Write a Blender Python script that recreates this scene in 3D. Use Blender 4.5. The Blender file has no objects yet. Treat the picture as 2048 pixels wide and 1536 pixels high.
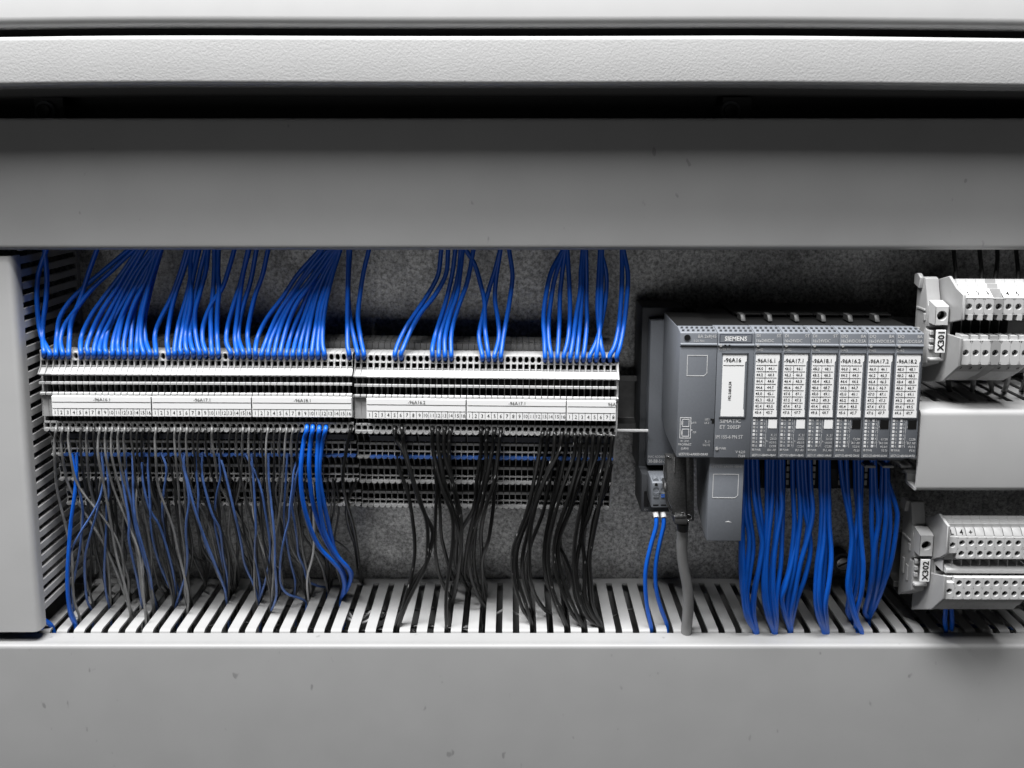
import bpy, bmesh, math, random
from mathutils import Vector
R = math.radians
S = 0.001                      # everything below is worked out in millimetres
sc = bpy.context.scene
col = sc.collection
random.seed(7)

# ------------------------------------------------------------------ camera
F, CX, PY, PITCH = 1538.0, 1024.0, 472.0, R(6.4)   # focal length, principal point, downward tilt
cam = bpy.data.objects.new('camera', bpy.data.cameras.new('camera'))
col.objects.link(cam)
cam.data.sensor_width = 36.0
cam.data.lens = F / 2048 * 36
cam.data.shift_y = -(768 - PY) / 2048
cam.data.clip_start = 0.01
cam.data.clip_end = 50
cam.rotation_euler = (R(90) - PITCH, 0, 0)
sc.camera = cam

# ------------------------------------------------------------------ light
w = bpy.data.worlds.new('World'); sc.world = w; w.use_nodes = True
w.node_tree.nodes['Background'].inputs[0].default_value = (1, 1, 1, 1)
w.node_tree.nodes['Background'].inputs[1].default_value = 0.010
def area(name, loc, target, sx, sy, power):
    l = bpy.data.lights.new(name, 'AREA'); l.shape = 'RECTANGLE'; l.size = sx; l.size_y = sy; l.energy = power
    o = bpy.data.objects.new(name, l); col.objects.link(o); o.location = loc
    o.rotation_euler = (Vector(target) - Vector(loc)).to_track_quat('-Z', 'Y').to_euler()
    return o
C0 = Vector((-0.06, 0.43, -0.12))
area('tube_lamp', C0 + Vector((-0.42, -0.70, 1.42)), C0, 1.1, 0.045, 28)       # ceiling tube in front of the cabinet
area('steep_lamp', C0 + Vector((-0.05, -0.385, 1.50)), C0, 1.3, 0.20, 60)      # lamp nearer the cabinet
area('fill_light', Vector((-0.36, -1.5, -0.52)), C0, 1.4, 0.5, 3.3)            # added fill lamp, lifts the plate and the shaded parts
sc.cycles.diffuse_bounces = 1
sc.view_settings.view_transform = 'Standard'
sc.view_settings.look = 'None'
sc.view_settings.exposure = 0
sc.view_settings.gamma = 1

# ------------------------------------------------------------------ helpers
def ray(px, py):
    u, v = (px - CX) / F, -(py - PY) / F
    return Vector((u, math.cos(PITCH) + v * math.sin(PITCH), -math.sin(PITCH) + v * math.cos(PITCH)))
def at(px, py, D):
    d = ray(px, py); return d * (D / d.y)
def at_z(px, py, z):
    d = ray(px, py); return d * (z / d.z)
def zr(py, D): return at(CX, py, D).z
def xr(px, py, D): return at(px, py, D).x
def mpp(py, D): return at(CX+1, py, D).x      # millimetres per photo pixel at that place

class MB:
    def __init__(s): s.v, s.f, s.m, s.uv = [], [], [], {}
    def quad(s, a, b, c, d, mi=0):
        n = len(s.v); s.v += [a, b, c, d]; s.f.append((n, n+1, n+2, n+3)); s.m.append(mi)
    def box(s, x0, x1, y0, y1, z0, z1, mi=0):
        n = len(s.v)
        s.v += [(x0,y0,z0),(x1,y0,z0),(x1,y1,z0),(x0,y1,z0),(x0,y0,z1),(x1,y0,z1),(x1,y1,z1),(x0,y1,z1)]
        for q in ((0,3,2,1),(4,5,6,7),(0,1,5,4),(1,2,6,5),(2,3,7,6),(3,0,4,7)):
            s.f.append(tuple(n+i for i in q)); s.m.append(mi)
        return s
    def prism(s, poly, a0, a1, ax='x', mi=0, capmi=None):
        """poly extruded along an axis; poly is (y,z) for x, (x,z) for y, (x,y) for z"""
        def P(a, p):
            return (a, p[0], p[1]) if ax == 'x' else (p[0], a, p[1]) if ax == 'y' else (p[0], p[1], a)
        n, k = len(s.v), len(poly)
        s.v += [P(a0, p) for p in poly] + [P(a1, p) for p in poly]
        area2 = sum(poly[i][0]*poly[(i+1)%k][1] - poly[(i+1)%k][0]*poly[i][1] for i in range(k))
        flip = (area2 > 0) ^ (ax == 'y')
        cm = mi if capmi is None else capmi
        c0, c1 = tuple(range(n, n+k)), tuple(range(n+k, n+2*k))
        s.f.append(c0[::-1] if flip else c0); s.m.append(cm)
        s.f.append(c1 if flip else c1[::-1]); s.m.append(cm)
        for i in range(k):
            j = (i+1) % k
            q = (n+i, n+j, n+k+j, n+k+i)
            s.f.append(q if flip else q[::-1]); s.m.append(mi)
        return s
    def holed(s, cx, cz, y, wd, ht, rx, rz, depth, square=False, mi=0, inner=1, n=12):
        """front face (towards -y) with a round or square hole and its bore"""
        def sq(a, hx, hz):
            c, d = math.cos(a), math.sin(a); k = max(abs(c), abs(d)); return (hx*c/k, hz*d/k)
        b = len(s.v)
        for i in range(n):
            a = 2*math.pi*(i+.5)/n
            ox, oz = sq(a, wd/2, ht/2)
            if square:
                ix, iz = sq(a, rx, rz); ix = max(-rx, min(rx, ix)); iz = max(-rz, min(rz, iz))
            else: ix, iz = rx*math.cos(a), rz*math.sin(a)
            s.v += [(cx+ox, y, cz+oz), (cx+ix, y, cz+iz), (cx+ix*.96, y+depth*.3, cz+iz*.96), (cx+ix*.96, y+depth, cz+iz*.96)]
        for i in range(n):
            p, q = b+4*i, b+4*((i+1)%n)
            s.f.append((p, q, q+1, p+1)); s.m.append(mi)
            s.f.append((p+1, q+1, q+2, p+2)); s.m.append(mi)
            s.f.append((p+2, q+2, q+3, p+3)); s.m.append(inner)
        s.f.append(tuple(b+4*i+3 for i in range(n))); s.m.append(inner)
    def tube(s, pts, r, n=8, r1=None, mi=0, cap=True):
        pts = [Vector(p) for p in pts]
        b = len(s.v); L = 0; up = Vector((0.3, 1, 0.2)); k = len(pts)
        for i, p in enumerate(pts):
            t = (pts[min(i+1, k-1)] - pts[max(i-1, 0)]).normalized()
            u = t.cross(up).normalized(); w_ = u.cross(t).normalized()
            if i: L += (p - pts[i-1]).length
            rr = r if r1 is None else r + (r1-r)*i/(k-1)
            for j in range(n):
                a = 2*math.pi*j/n
                s.uv[len(s.v)] = (j/n, L)
                s.v.append(tuple(p + u*(rr*math.cos(a)) + w_*(rr*math.sin(a))))
        for i in range(k-1):
            for j in range(n):
                s.f.append((b+i*n+j, b+(i+1)*n+j, b+(i+1)*n+(j+1)%n, b+i*n+(j+1)%n)); s.m.append(mi)
        if cap:
            s.f.append(tuple(b+j for j in range(n))); s.m.append(mi)
            s.f.append(tuple(b+(k-1)*n+j for j in range(n))[::-1]); s.m.append(mi)
        return s
    def disc(s, cx, cz, y, r, th, n=14, mi=0):
        return s.prism([(cx+r*math.cos(2*math.pi*i/n), cz+r*math.sin(2*math.pi*i/n)) for i in range(n)], y-th, y, 'y', mi)
    def text(s, t, x, z, y, h, align='C', rot=0, sx=1.0, bold=0.0, mi=0):
        vs, fs, wdt = glyphs(t, bold)
        k = h/0.69; n = len(s.v); ca, sa = math.cos(rot), math.sin(rot)
        off = {'L': 0, 'C': -wdt/2, 'R': -wdt}[align]
        for p in vs:
            a, b_ = (p[0]+off)*k*sx, p[1]*k - (h/2)
            s.v.append((x + a*ca - b_*sa, y, z + a*sa + b_*ca))
        for f in fs: s.f.append(tuple(n+i for i in f)); s.m.append(mi)
    def build(s, name, mats, parent=None, loc=(0,0,0), bevel=0, seg=2, angle=35, shift=None):
        me = bpy.data.meshes.new(name)
        o_ = Vector(shift) if shift is not None else Vector((0,0,0))
        me.from_pydata([tuple((Vector(v)-o_)*S) for v in s.v], [], s.f)
        for m in (mats if isinstance(mats, (list, tuple)) else [mats]): me.materials.append(m)
        me.polygons.foreach_set('material_index', s.m)
        if s.uv:
            ul = me.uv_layers.new(name='UVMap').data
            for lp in me.loops:
                u = s.uv.get(lp.vertex_index)
                if u: ul[lp.index].uv = u
        if bevel:
            bm = bmesh.new(); bm.from_mesh(me)
            bmesh.ops.remove_doubles(bm, verts=bm.verts, dist=1e-7)
            es = [e for e in bm.edges if len(e.link_faces) == 2 and e.calc_face_angle(0) > R(28)]
            bmesh.ops.bevel(bm, geom=es, offset=bevel*S, segments=seg, profile=.5, affect='EDGES', clamp_overlap=True)
            bm.to_mesh(me); bm.free()
        me.polygons.foreach_set('use_smooth', [True]*len(me.polygons))
        me.set_sharp_from_angle(angle=R(angle))
        me.update()
        o = bpy.data.objects.new(name, me); col.objects.link(o)
        o.location = Vector(loc)*S
        if shift is not None: o.location = (Vector(loc)+o_)*S
        if parent: o.parent = parent
        return o

_gl = {}
def glyphs(t, bold=0.0):
    if (t, bold) not in _gl:
        c = bpy.data.curves.new('lettering', 'FONT'); c.body = t; c.size = 1; c.resolution_u = 2; c.offset = bold
        o = bpy.data.objects.new('lettering', c); col.objects.link(o)
        bpy.context.view_layer.update()
        me = bpy.data.meshes.new_from_object(o.evaluated_get(bpy.context.evaluated_depsgraph_get()))
        vs = [tuple(v.co) for v in me.vertices]; fs = [tuple(p.vertices) for p in me.polygons]
        bpy.data.objects.remove(o); bpy.data.curves.remove(c); bpy.data.meshes.remove(me)
        x0 = min((v[0] for v in vs), default=0); x1 = max((v[0] for v in vs), default=0)
        _gl[(t, bold)] = ([(v[0]-x0, v[1], 0) for v in vs], fs, x1-x0)
    return _gl[(t, bold)]

def fillet(poly, rad, n=5):
    """round polygon corners; rad is a dict index->radius"""
    out, k = [], len(poly)
    for i, p in enumerate(poly):
        r = rad.get(i, 0)
        if not r: out.append(p); continue
        a, b, c = Vector(poly[i-1]), Vector(p), Vector(poly[(i+1) % k])
        u, v = (a-b).normalized(), (c-b).normalized()
        for j in range(n+1):
            t = j/n
            q = (b+u*r)*(1-t)**2 + b*(2*t*(1-t)) + (b+v*r)*t*t
            out.append((q.x, q.y))
    return out

def spline(pts, sub=5):
    pts = [Vector(p) for p in pts]
    P = [pts[0]*2-pts[1]] + pts + [pts[-1]*2-pts[-2]]
    out = []
    for i in range(1, len(P)-2):
        a, b, c, d = P[i-1:i+3]
        for j in range(sub):
            t = j/sub
            out.append(.5*((2*b)+(c-a)*t+(2*a-5*b+4*c-d)*t*t+(3*b-a-3*c+d)*t**3))
    out.append(pts[-1])
    return out

def tag(o, label, cat, group=None):
    o['label'] = label; o['category'] = cat
    if group: o['group'] = group
    return o
def thing(name, label, cat, loc=(0,0,0), roty=0, group=None):
    o = bpy.data.objects.new(name, None); col.objects.link(o)
    o.empty_display_size = .01
    o.location = Vector(loc)*S; o.rotation_euler = (0, roty, 0)
    return tag(o, label, cat, group)
def copy(o, parent=None, loc=None):
    c = o.copy(); col.objects.link(c)
    if parent: c.parent = parent
    if loc is not None: c.location = Vector(loc)*S
    return c

ORD = 'zeroth first second third fourth fifth sixth seventh eighth ninth tenth eleventh twelfth thirteenth fourteenth fifteenth sixteenth seventeenth eighteenth nineteenth twentieth'.split()
for a_ in 'first second third fourth fifth sixth seventh eighth ninth'.split(): ORD.append('twenty-' + a_)
ORD.append('thirtieth')
for a_ in 'first second third fourth fifth sixth seventh eighth ninth'.split(): ORD.append('thirty-' + a_)
for p_ in ('forty', 'fifty', 'sixty', 'seventy'):
    ORD.append(p_[:-1] + 'ieth')
    for a_ in 'first second third fourth fifth sixth seventh eighth ninth'.split(): ORD.append(p_ + '-' + a_)
# ------------------------------------------------------------------ materials
def mat(name, c, rough=.5, metal=0, spec=.5, noise=None, bump=None, spots=None):
    """noise=(scale, amount) mottles colour; bump=(scale, strength, distance mm); spots=(scale, threshold, colour)"""
    m = bpy.data.materials.new(name); m.use_nodes = True
    nt = m.node_tree; b = nt.nodes['Principled BSDF']
    if not isinstance(c, tuple): c = (c, c, c)
    b.inputs['Base Color'].default_value = (*c, 1)
    b.inputs['Roughness'].default_value = rough
    b.inputs['Metallic'].default_value = metal
    b.inputs['Specular IOR Level'].default_value = spec
    tc = nt.nodes.new('ShaderNodeTexCoord')
    src = None
    if noise:
        n = nt.nodes.new('ShaderNodeTexNoise'); n.inputs['Scale'].default_value = noise[0]; n.inputs['Detail'].default_value = 5
        nt.links.new(tc.outputs['Object'], n.inputs['Vector'])
        mr = nt.nodes.new('ShaderNodeMapRange'); mr.inputs['From Min'].default_value = .3; mr.inputs['From Max'].default_value = .7
        mr.inputs['To Min'].default_value = 1-noise[1]; mr.inputs['To Max'].default_value = 1+noise[1]
        nt.links.new(n.outputs['Fac'], mr.inputs['Value'])
        mx = nt.nodes.new('ShaderNodeMix'); mx.data_type = 'RGBA'; mx.blend_type = 'MULTIPLY'
        mx.inputs[0].default_value = 1; mx.inputs[6].default_value = (*c, 1)
        nt.links.new(mr.outputs[0], mx.inputs[7]); src = mx.outputs[2]
    if spots:
        n2 = nt.nodes.new('ShaderNodeTexNoise'); n2.inputs['Scale'].default_value = spots[0]; n2.inputs['Detail'].default_value = 2
        mp = nt.nodes.new('ShaderNodeMapping'); mp.inputs['Scale'].default_value = (1, 1, .55); mp.inputs['Rotation'].default_value = (0, .5, 0)
        nt.links.new(tc.outputs['Object'], mp.inputs[0]); nt.links.new(mp.outputs[0], n2.inputs['Vector'])
        r2 = nt.nodes.new('ShaderNodeMapRange'); r2.inputs['From Min'].default_value = spots[1]; r2.inputs['From Max'].default_value = spots[1]+.04
        nt.links.new(n2.outputs['Fac'], r2.inputs['Value'])
        m2 = nt.nodes.new('ShaderNodeMix'); m2.data_type = 'RGBA'
        nt.links.new(r2.outputs[0], m2.inputs[0])
        if src: nt.links.new(src, m2.inputs[6])
        else: m2.inputs[6].default_value = (*c, 1)
        m2.inputs[7].default_value = (spots[2],)*3 + (1,); src = m2.outputs[2]
    if src: nt.links.new(src, b.inputs['Base Color'])
    if bump:
        n = nt.nodes.new('ShaderNodeTexNoise'); n.inputs['Scale'].default_value = bump[0]; n.inputs['Detail'].default_value = 2
        nt.links.new(tc.outputs['Object'], n.inputs['Vector'])
        bp = nt.nodes.new('ShaderNodeBump'); bp.inputs['Strength'].default_value = bump[1]; bp.inputs['Distance'].default_value = bump[2]*S
        nt.links.new(n.outputs['Fac'], bp.inputs['Height']); nt.links.new(bp.outputs[0], b.inputs['Normal'])
    return m

M = {}
M['pvc_light'] = mat('lightened_duct_plastic', .45, .38, noise=(30, .03), bump=(900, .15, .05))  # lightened copy of the duct grey, offsets grazing light on side fingers
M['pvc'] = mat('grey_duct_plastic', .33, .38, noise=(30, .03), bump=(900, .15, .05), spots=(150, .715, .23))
M['pvc_dull'] = mat('grey_duct_plastic_fingers', .37, .5, noise=(60, .05), bump=(900, .15, .05))
M['powder'] = mat('textured_powder_coat', .47, .38, bump=(800, .5, .28), noise=(40, .02))
M['paint'] = mat('smooth_white_paint', .68, .35, noise=(60, .015))
M['white'] = mat('white_terminal_plastic', .55, .42, noise=(400, .03))
M['greyplastic'] = mat('grey_translucent_plastic', .33, .4)
M['tiergrey'] = mat('dull_grey_plastic', .13, .5)
M['dark'] = mat('black_interior_shade', .012, .6, spec=.2)  # black inner parts, with the shade of cavities and bores painted in
M['blueplastic'] = mat('blue_terminal_lip', (.05, .13, .42), .35)
M['navy'] = mat('dark_navy_plastic', (.012, .016, .035), .45)
M['base'] = mat('black_base_plastic', .008, .5)
M['module'] = mat('blue_grey_module_plastic', (.175, .187, .208), .45, noise=(800, .04), bump=(2500, .12, .05))
M['module_dark'] = mat('dark_grey_module_plastic', (.055, .058, .064), .5, noise=(300, .08))
M['label'] = mat('white_label_card', .88, .55)
M['ink'] = mat('black_ink', .006, .6)
M['print'] = mat('pale_grey_print', .62, .6)
M['print_dim'] = mat('dim_grey_print', .36, .6)
M['led'] = mat('pale_indicator', .70, .4)
M['black'] = mat('black_square_print', .004, .5)
M['blue'] = mat('blue_wire_insulation', (.003, .108, .58), .40, noise=(90, .10))
M['thinblue'] = mat('thin_blue_wire_insulation', (.075, .15, .40), .32, noise=(120, .3))
M['thingrey'] = mat('thin_grey_wire_insulation', .20, .36, noise=(150, .3))
M['thindark'] = mat('thin_dark_wire_insulation', .035, .36, noise=(150, .3))
M['palewire'] = mat('pale_wire_insulation', .62, .4)
M['greycable'] = mat('grey_cable_jacket', .21, .5, noise=(60, .08))
M['ferrule'] = mat('pale_ferrule', .6, .35)
M['steel'] = mat('zinc_steel', .50, .32, 1, noise=(200, .15))
M['castmetal'] = mat('dark_cast_metal', .10, .38, .7, bump=(1500, .6, .25), noise=(900, .3))
M['chrome'] = mat('bright_metal_edge', .85, .2, 1)
M['greenblack'] = mat('dark_moulding', .035, .5)

def black_wire():
    m = mat('black_cable_jacket', .010, .33)
    nt = m.node_tree; b = nt.nodes['Principled BSDF']
    uv = nt.nodes.new('ShaderNodeUVMap')
    mp = nt.nodes.new('ShaderNodeMapping'); mp.inputs['Scale'].default_value = (6, .17, 1)
    n = nt.nodes.new('ShaderNodeTexNoise'); n.inputs['Scale'].default_value = 1; n.inputs['Detail'].default_value = 1
    r = nt.nodes.new('ShaderNodeMapRange'); r.inputs['From Min'].default_value = .73; r.inputs['From Max'].default_value = .76
    oi = nt.nodes.new('ShaderNodeObjectInfo')
    ad = nt.nodes.new('ShaderNodeVectorMath'); ad.operation = 'ADD'
    sc_ = nt.nodes.new('ShaderNodeMath'); sc_.operation = 'MULTIPLY'; sc_.inputs[1].default_value = 90
    nt.links.new(oi.outputs['Random'], sc_.inputs[0])
    nt.links.new(uv.outputs[0], mp.inputs[0]); nt.links.new(mp.outputs[0], ad.inputs[0]); nt.links.new(sc_.outputs[0], ad.inputs[1])
    nt.links.new(ad.outputs[0], n.inputs['Vector']); nt.links.new(n.outputs['Fac'], r.inputs['Value'])
    mx = nt.nodes.new('ShaderNodeMix'); mx.data_type = 'RGBA'
    mx.inputs[6].default_value = (.010, .010, .010, 1); mx.inputs[7].default_value = (.34, .34, .34, 1)
    nt.links.new(r.outputs[0], mx.inputs[0]); nt.links.new(mx.outputs[2], b.inputs['Base Color'])
    return m
M['blackwire'] = black_wire()

def plate_mat():
    m = bpy.data.materials.new('galvanised_steel_plate'); m.use_nodes = True
    nt = m.node_tree; b = nt.nodes['Principled BSDF']; N = nt.nodes.new; Lk = nt.links.new
    tc = N('ShaderNodeTexCoord')
    def noise(scale, detail, rough=.6, dist=0.0):
        n = N('ShaderNodeTexNoise'); n.inputs['Scale'].default_value = scale; n.inputs['Detail'].default_value = detail
        n.inputs['Roughness'].default_value = rough; n.inputs['Distortion'].default_value = dist
        Lk(tc.outputs['Object'], n.inputs['Vector']); return n
    def ramp(src, a, c, lo, hi):
        r = N('ShaderNodeMapRange'); r.inputs['From Min'].default_value = a; r.inputs['From Max'].default_value = c
        r.inputs['To Min'].default_value = lo; r.inputs['To Max'].default_value = hi; Lk(src, r.inputs['Value']); return r.outputs[0]
    def mul(a, c):
        q = N('ShaderNodeMath'); q.operation = 'MULTIPLY'; Lk(a, q.inputs[0]); Lk(c, q.inputs[1]); return q.outputs[0]
    fine, mid, big, stain = noise(420, 5, .75), noise(120, 6, .75, .6), noise(15, 4, .5, .5), noise(40, 6, .65, 1.5)
    v = mul(ramp(fine.outputs['Fac'], .37, .64, .22, .72), ramp(mid.outputs['Fac'], .34, .68, .66, 1.0))
    v = mul(v, ramp(big.outputs['Fac'], .34, .64, .78, 1.15))
    v = mul(v, ramp(stain.outputs['Fac'], .50, .66, 1.0, .70))
    Lk(v, b.inputs['Base Color'])
    b.inputs['Metallic'].default_value = .8
    Lk(ramp(mid.outputs['Fac'], .3, .7, .36, .58), b.inputs['Roughness'])
    bp = N('ShaderNodeBump'); bp.inputs['Strength'].default_value = .6; bp.inputs['Distance'].default_value = .22*S
    Lk(fine.outputs['Fac'], bp.inputs['Height']); Lk(bp.outputs[0], b.inputs['Normal'])
    return m
M['plate'] = plate_mat()

# ------------------------------------------------------------------ the setting: back plate
DP = 495.0
pl = MB().box(-520, 520, DP, DP+3, -420, 120).build('mounting_plate', M['plate']); pl['kind'] = 'structure'

# ------------------------------------------------------------------ cabinet frame (top of the picture)
DL = 399.0
def rail_along_x(name, poly, rad, x0, x1, material, label, cat, n=5):
    pr = fillet(poly, rad, n)
    m = MB(); k = len(pr); N_ = 60
    for i in range(N_+1):
        x = x0 + (x1-x0)*i/N_
        px = CX + x/.27
        dz = -.27*(3.0*max(0, (320-px)/320)**2 + 5.0*max(0, (px-1450)/600)**1.6 - 1.2*math.exp(-((px-420)/260)**2) - 1.0*math.exp(-((px-1480)/260)**2)) if -800 < px < 2900 else 0
        m.v += [(x, a, b + max(-4, dz)) for a, b in pr]
    for i in range(N_):
        for j in range(k):
            m.f.append((i*k+j, (i+1)*k+j, (i+1)*k+(j+1) % k, i*k+(j+1) % k)); m.m.append(0)
    m.f.append(tuple(range(k))); m.m.append(0); m.f.append(tuple(N_*k+j for j in range(k))[::-1]); m.m.append(0)
    o = m.build(name, material, angle=40)
    bm = bmesh.new(); bm.from_mesh(o.data); bmesh.ops.recalc_face_normals(bm, faces=bm.faces); bm.to_mesh(o.data); bm.free()
    o.data.set_sharp_from_angle(angle=R(40))
    return tag(o, label, cat)
zt, zb = zr(71, DL), zr(169, DL)
rail_along_x('cabinet_frame_rail', [(DL, zb), (DL, zt), (DL+70, zt), (DL+70, zt-2), (DL+96, zt-2), (DL+96, zb)],
             {0: 2.2, 1: 2.6}, -520, 520, M['powder'], 'pale textured steel frame rail crossing just above the black gap', 'frame rail')
DT = 398.0
zt2, zb2 = zr(-120, DT), zr(50, DT-3)
rail_along_x('cabinet_door_edge', [(DT, zb2), (DT, zt2), (DT+14, zt2), (DT+14, zb2)], {0: 5, 1: 3}, -520, 520, M['paint'],
             'smooth white steel edge at the very top above the textured rail', 'cabinet door')

tag(MB().box(-520, 520, DL+9, DL+30, zt-.2, zt2+20).build('gap_shade_filler', M['dark']), 'added black filler standing in for shade between the two pale steel edges', 'shade filler')  # black filler added so the gap between the edges stays dark
M['gapshade'] = mat('gap_shade_black', .012, .55, noise=(300, .2))  # near-black colour carries the shade of the gap
tag(MB().box(-520, 520, DP-3, DP-.3, zr(245, DP-3), zr(150, DP-3)).build('gap_shade_strip', M['gapshade']), 'dark painted steel strip seen in the black gap under the frame rail', 'shade strip')  # added strip, its black stands in for shade behind the gap
# ------------------------------------------------------------------ wiring ducts
DC, DW = 425.0, 437.5          # cover front and duct wall edge
Z_TOP = zr(1254, 441)          # upper wall of the bottom duct
Z_COV = zr(1265.5, DW)         # where its cover begins
PITCH_F = 34.32*mpp(1264, DW); SLOT_W = 13.2*mpp(1264, DW)
X_S0 = at(99, 1265, DW).x
def slot_x(n): return X_S0 + n*PITCH_F + SLOT_W/2

bd = thing('wiring_duct', 'wide grey slotted wiring duct along the bottom with a plain cover', 'wiring duct', (0, DW, Z_TOP))
bl = Vector((0, DW, Z_TOP))
zc0 = Z_COV
cov = fillet([(DW-.3, zc0-60), (DW-.3, zc0), (DC+5, zc0-.4), (DC, zr(1290.5, DC)), (DC, zc0-150), (DC+2, zc0-150), (DC+2, zc0-60)], {2: 2.0, 3: 2.6}, 5)
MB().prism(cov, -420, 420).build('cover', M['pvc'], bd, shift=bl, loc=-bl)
MB().box(-420, 420, DP-6.2, DP-.4, Z_TOP-1.6, Z_TOP).box(-420, 420, DP-2.2, DP-.5, Z_TOP-78, Z_TOP-1.6).box(-420, 420, DW, DP-2.2, Z_TOP-80, Z_TOP-78).build('base', M['pvc_dull'], bd, shift=bl, loc=-bl)
fw = PITCH_F - SLOT_W
fm = MB()
fm.prism(fillet([(0, -1.5), (0, 0), (DP-6.2-DW+.2, 0), (DP-6.2-DW+.2, -1.5), (2.2, -1.5), (2.2, -9), (0, -9)], {1: 2.6}, 4), 0, fw)
finger = fm.build('finger', M['pvc_dull'], bd, bevel=.25, seg=1)
nfirst = 0
for n in range(0, 62):
    x = X_S0 + SLOT_W + (n-1)*PITCH_F
    if n == 0: finger.location = (x*S, 0, 0)
    else: copy(finger, bd, (x, .0, 0))

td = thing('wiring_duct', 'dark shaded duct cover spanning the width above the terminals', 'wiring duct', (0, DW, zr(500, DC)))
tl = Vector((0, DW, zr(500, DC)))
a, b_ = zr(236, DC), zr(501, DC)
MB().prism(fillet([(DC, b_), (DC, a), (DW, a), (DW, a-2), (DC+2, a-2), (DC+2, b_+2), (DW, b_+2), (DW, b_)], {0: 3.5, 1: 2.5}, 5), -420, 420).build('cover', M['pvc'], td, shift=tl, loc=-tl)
MB().box(-420, 420, DW+.2, DP-.5, a-3.5, a-2).build('base', M['pvc_dull'], td, shift=tl, loc=-tl)

# vertical duct on the left
XV = xr(66, 900, 434)
zt_, zb_ = zr(512, 429), zr(1262, 429)
vd = thing('wiring_duct', 'vertical grey wiring duct at the left edge with slotted side', 'wiring duct', (XV, DW, zb_))
vl = Vector((XV, DW, zb_))
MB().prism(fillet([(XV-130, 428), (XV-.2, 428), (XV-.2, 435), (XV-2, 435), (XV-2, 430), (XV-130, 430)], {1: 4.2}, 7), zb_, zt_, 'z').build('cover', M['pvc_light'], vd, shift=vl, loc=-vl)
MB().box(XV-1.9, XV-.3, DP-4, DP-.4, zb_, zt_+40).box(XV-66, XV-64, 436, DP-.4, zb_, zt_+40).build('base', M['pvc_dull'], vd, shift=vl, loc=-vl)
PV = 25.45*mpp(1000, 434)
fv = None
for k in range(34):
    z0 = zr(1222, 434) + k*PV
    if fv is None:
        fv = MB().prism([(0, 0), (-1.5, 0), (-1.5, 4.3), (0, 4.3)], 435.2-DW, DP-4-DW, 'y').build('finger', M['pvc_light'], vd, loc=(-.3, 0, z0-zb_), bevel=.25, seg=1)  # side fingers lightened in colour to make up for grazing light
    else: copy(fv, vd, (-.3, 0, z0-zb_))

# short duct on the right
DC_, DW_ = DC, DW; DC, DW = 409.0, 424.0
XR = xr(1843, 812, DC)
zA, zB = zr(802.5, DW), zr(984, DC)
rd = thing('wiring_duct', 'short pale duct cover between the X301 and X302 blocks', 'wiring duct', (XR, DW, zB))
rl = Vector((XR, DW, zB))
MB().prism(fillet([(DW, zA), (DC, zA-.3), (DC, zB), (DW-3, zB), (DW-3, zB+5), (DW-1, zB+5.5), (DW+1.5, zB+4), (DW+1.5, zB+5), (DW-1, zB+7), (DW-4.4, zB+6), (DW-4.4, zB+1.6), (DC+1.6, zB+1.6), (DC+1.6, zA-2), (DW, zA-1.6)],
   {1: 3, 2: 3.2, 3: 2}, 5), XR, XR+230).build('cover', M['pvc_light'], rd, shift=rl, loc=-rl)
MB().box(XR-3, XR+230, DP-6, DP-.4, zA-1.6, zA-.1).box(XR-3, XR+230, DP-6, DP-.4, zB+6, zB+7.6).box(XR-3, XR+230, DP-2, DP-.5, zB+7.6, zA-1.6).build('base', M['pvc_dull'], rd, shift=rl, loc=-rl)
fr = None
for k in range(17):
    for zz, up in ((zA-1.7, 1), (zB+7.2, 0)):
        lx = -22 + k*PITCH_F
        if up and k > 14: continue
        if fr is None: fr = MB().box(0, fw, .3, DP-6-DW, 0, 1.5).build('finger', M['pvc_dull'], rd, loc=(lx, 0, zz-zB), bevel=.25, seg=1)
        else: copy(fr, rd, (lx, 0, zz-zB))

DC, DW = DC_, DW_

M['railsteel'] = mat('shaded_rail_steel', .16, .5, .8, noise=(200, .15))  # steel darkened, the shadow on the rails put into its colour
# ------------------------------------------------------------------ DIN rails
def din_rail(py, x0, x1, label, D=478):
    zc = zr(py, D)
    m = MB()
    pr = [(0, -17.5), (0, -14), (7, -12.5), (7, 12.5), (0, 14), (0, 17.5), (1, 17.5), (1, 15), (8, 13), (8, -13), (1, -15), (1, -17.5)]
    m.prism([(D+a, zc+b) for a, b in pr], x0, x1)
    o = m.build('din_rail', M['railsteel'], shift=(x0, D, zc), bevel=.15, seg=1)
    return tag(o, label, 'mounting rail')
din_rail(805, -270, 226, 'steel mounting rail seen between white terminals and grey module', 479)
din_rail(690, 214, 420, 'steel mounting rail carrying the X301 terminal block', 462)
din_rail(1120, xr(1786, 1135, 448), 420, 'steel mounting rail carrying the X302 terminal block', 446)
m = MB(); m.tube([at(1225, 861, 452), at(1296, 861.5, 452)], 1.0, 8)
tag(m.build('rod', M['white'], shift=at(1225, 861, 452)), 'short white rod joining terminal strip to the grey module', 'rod')

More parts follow.
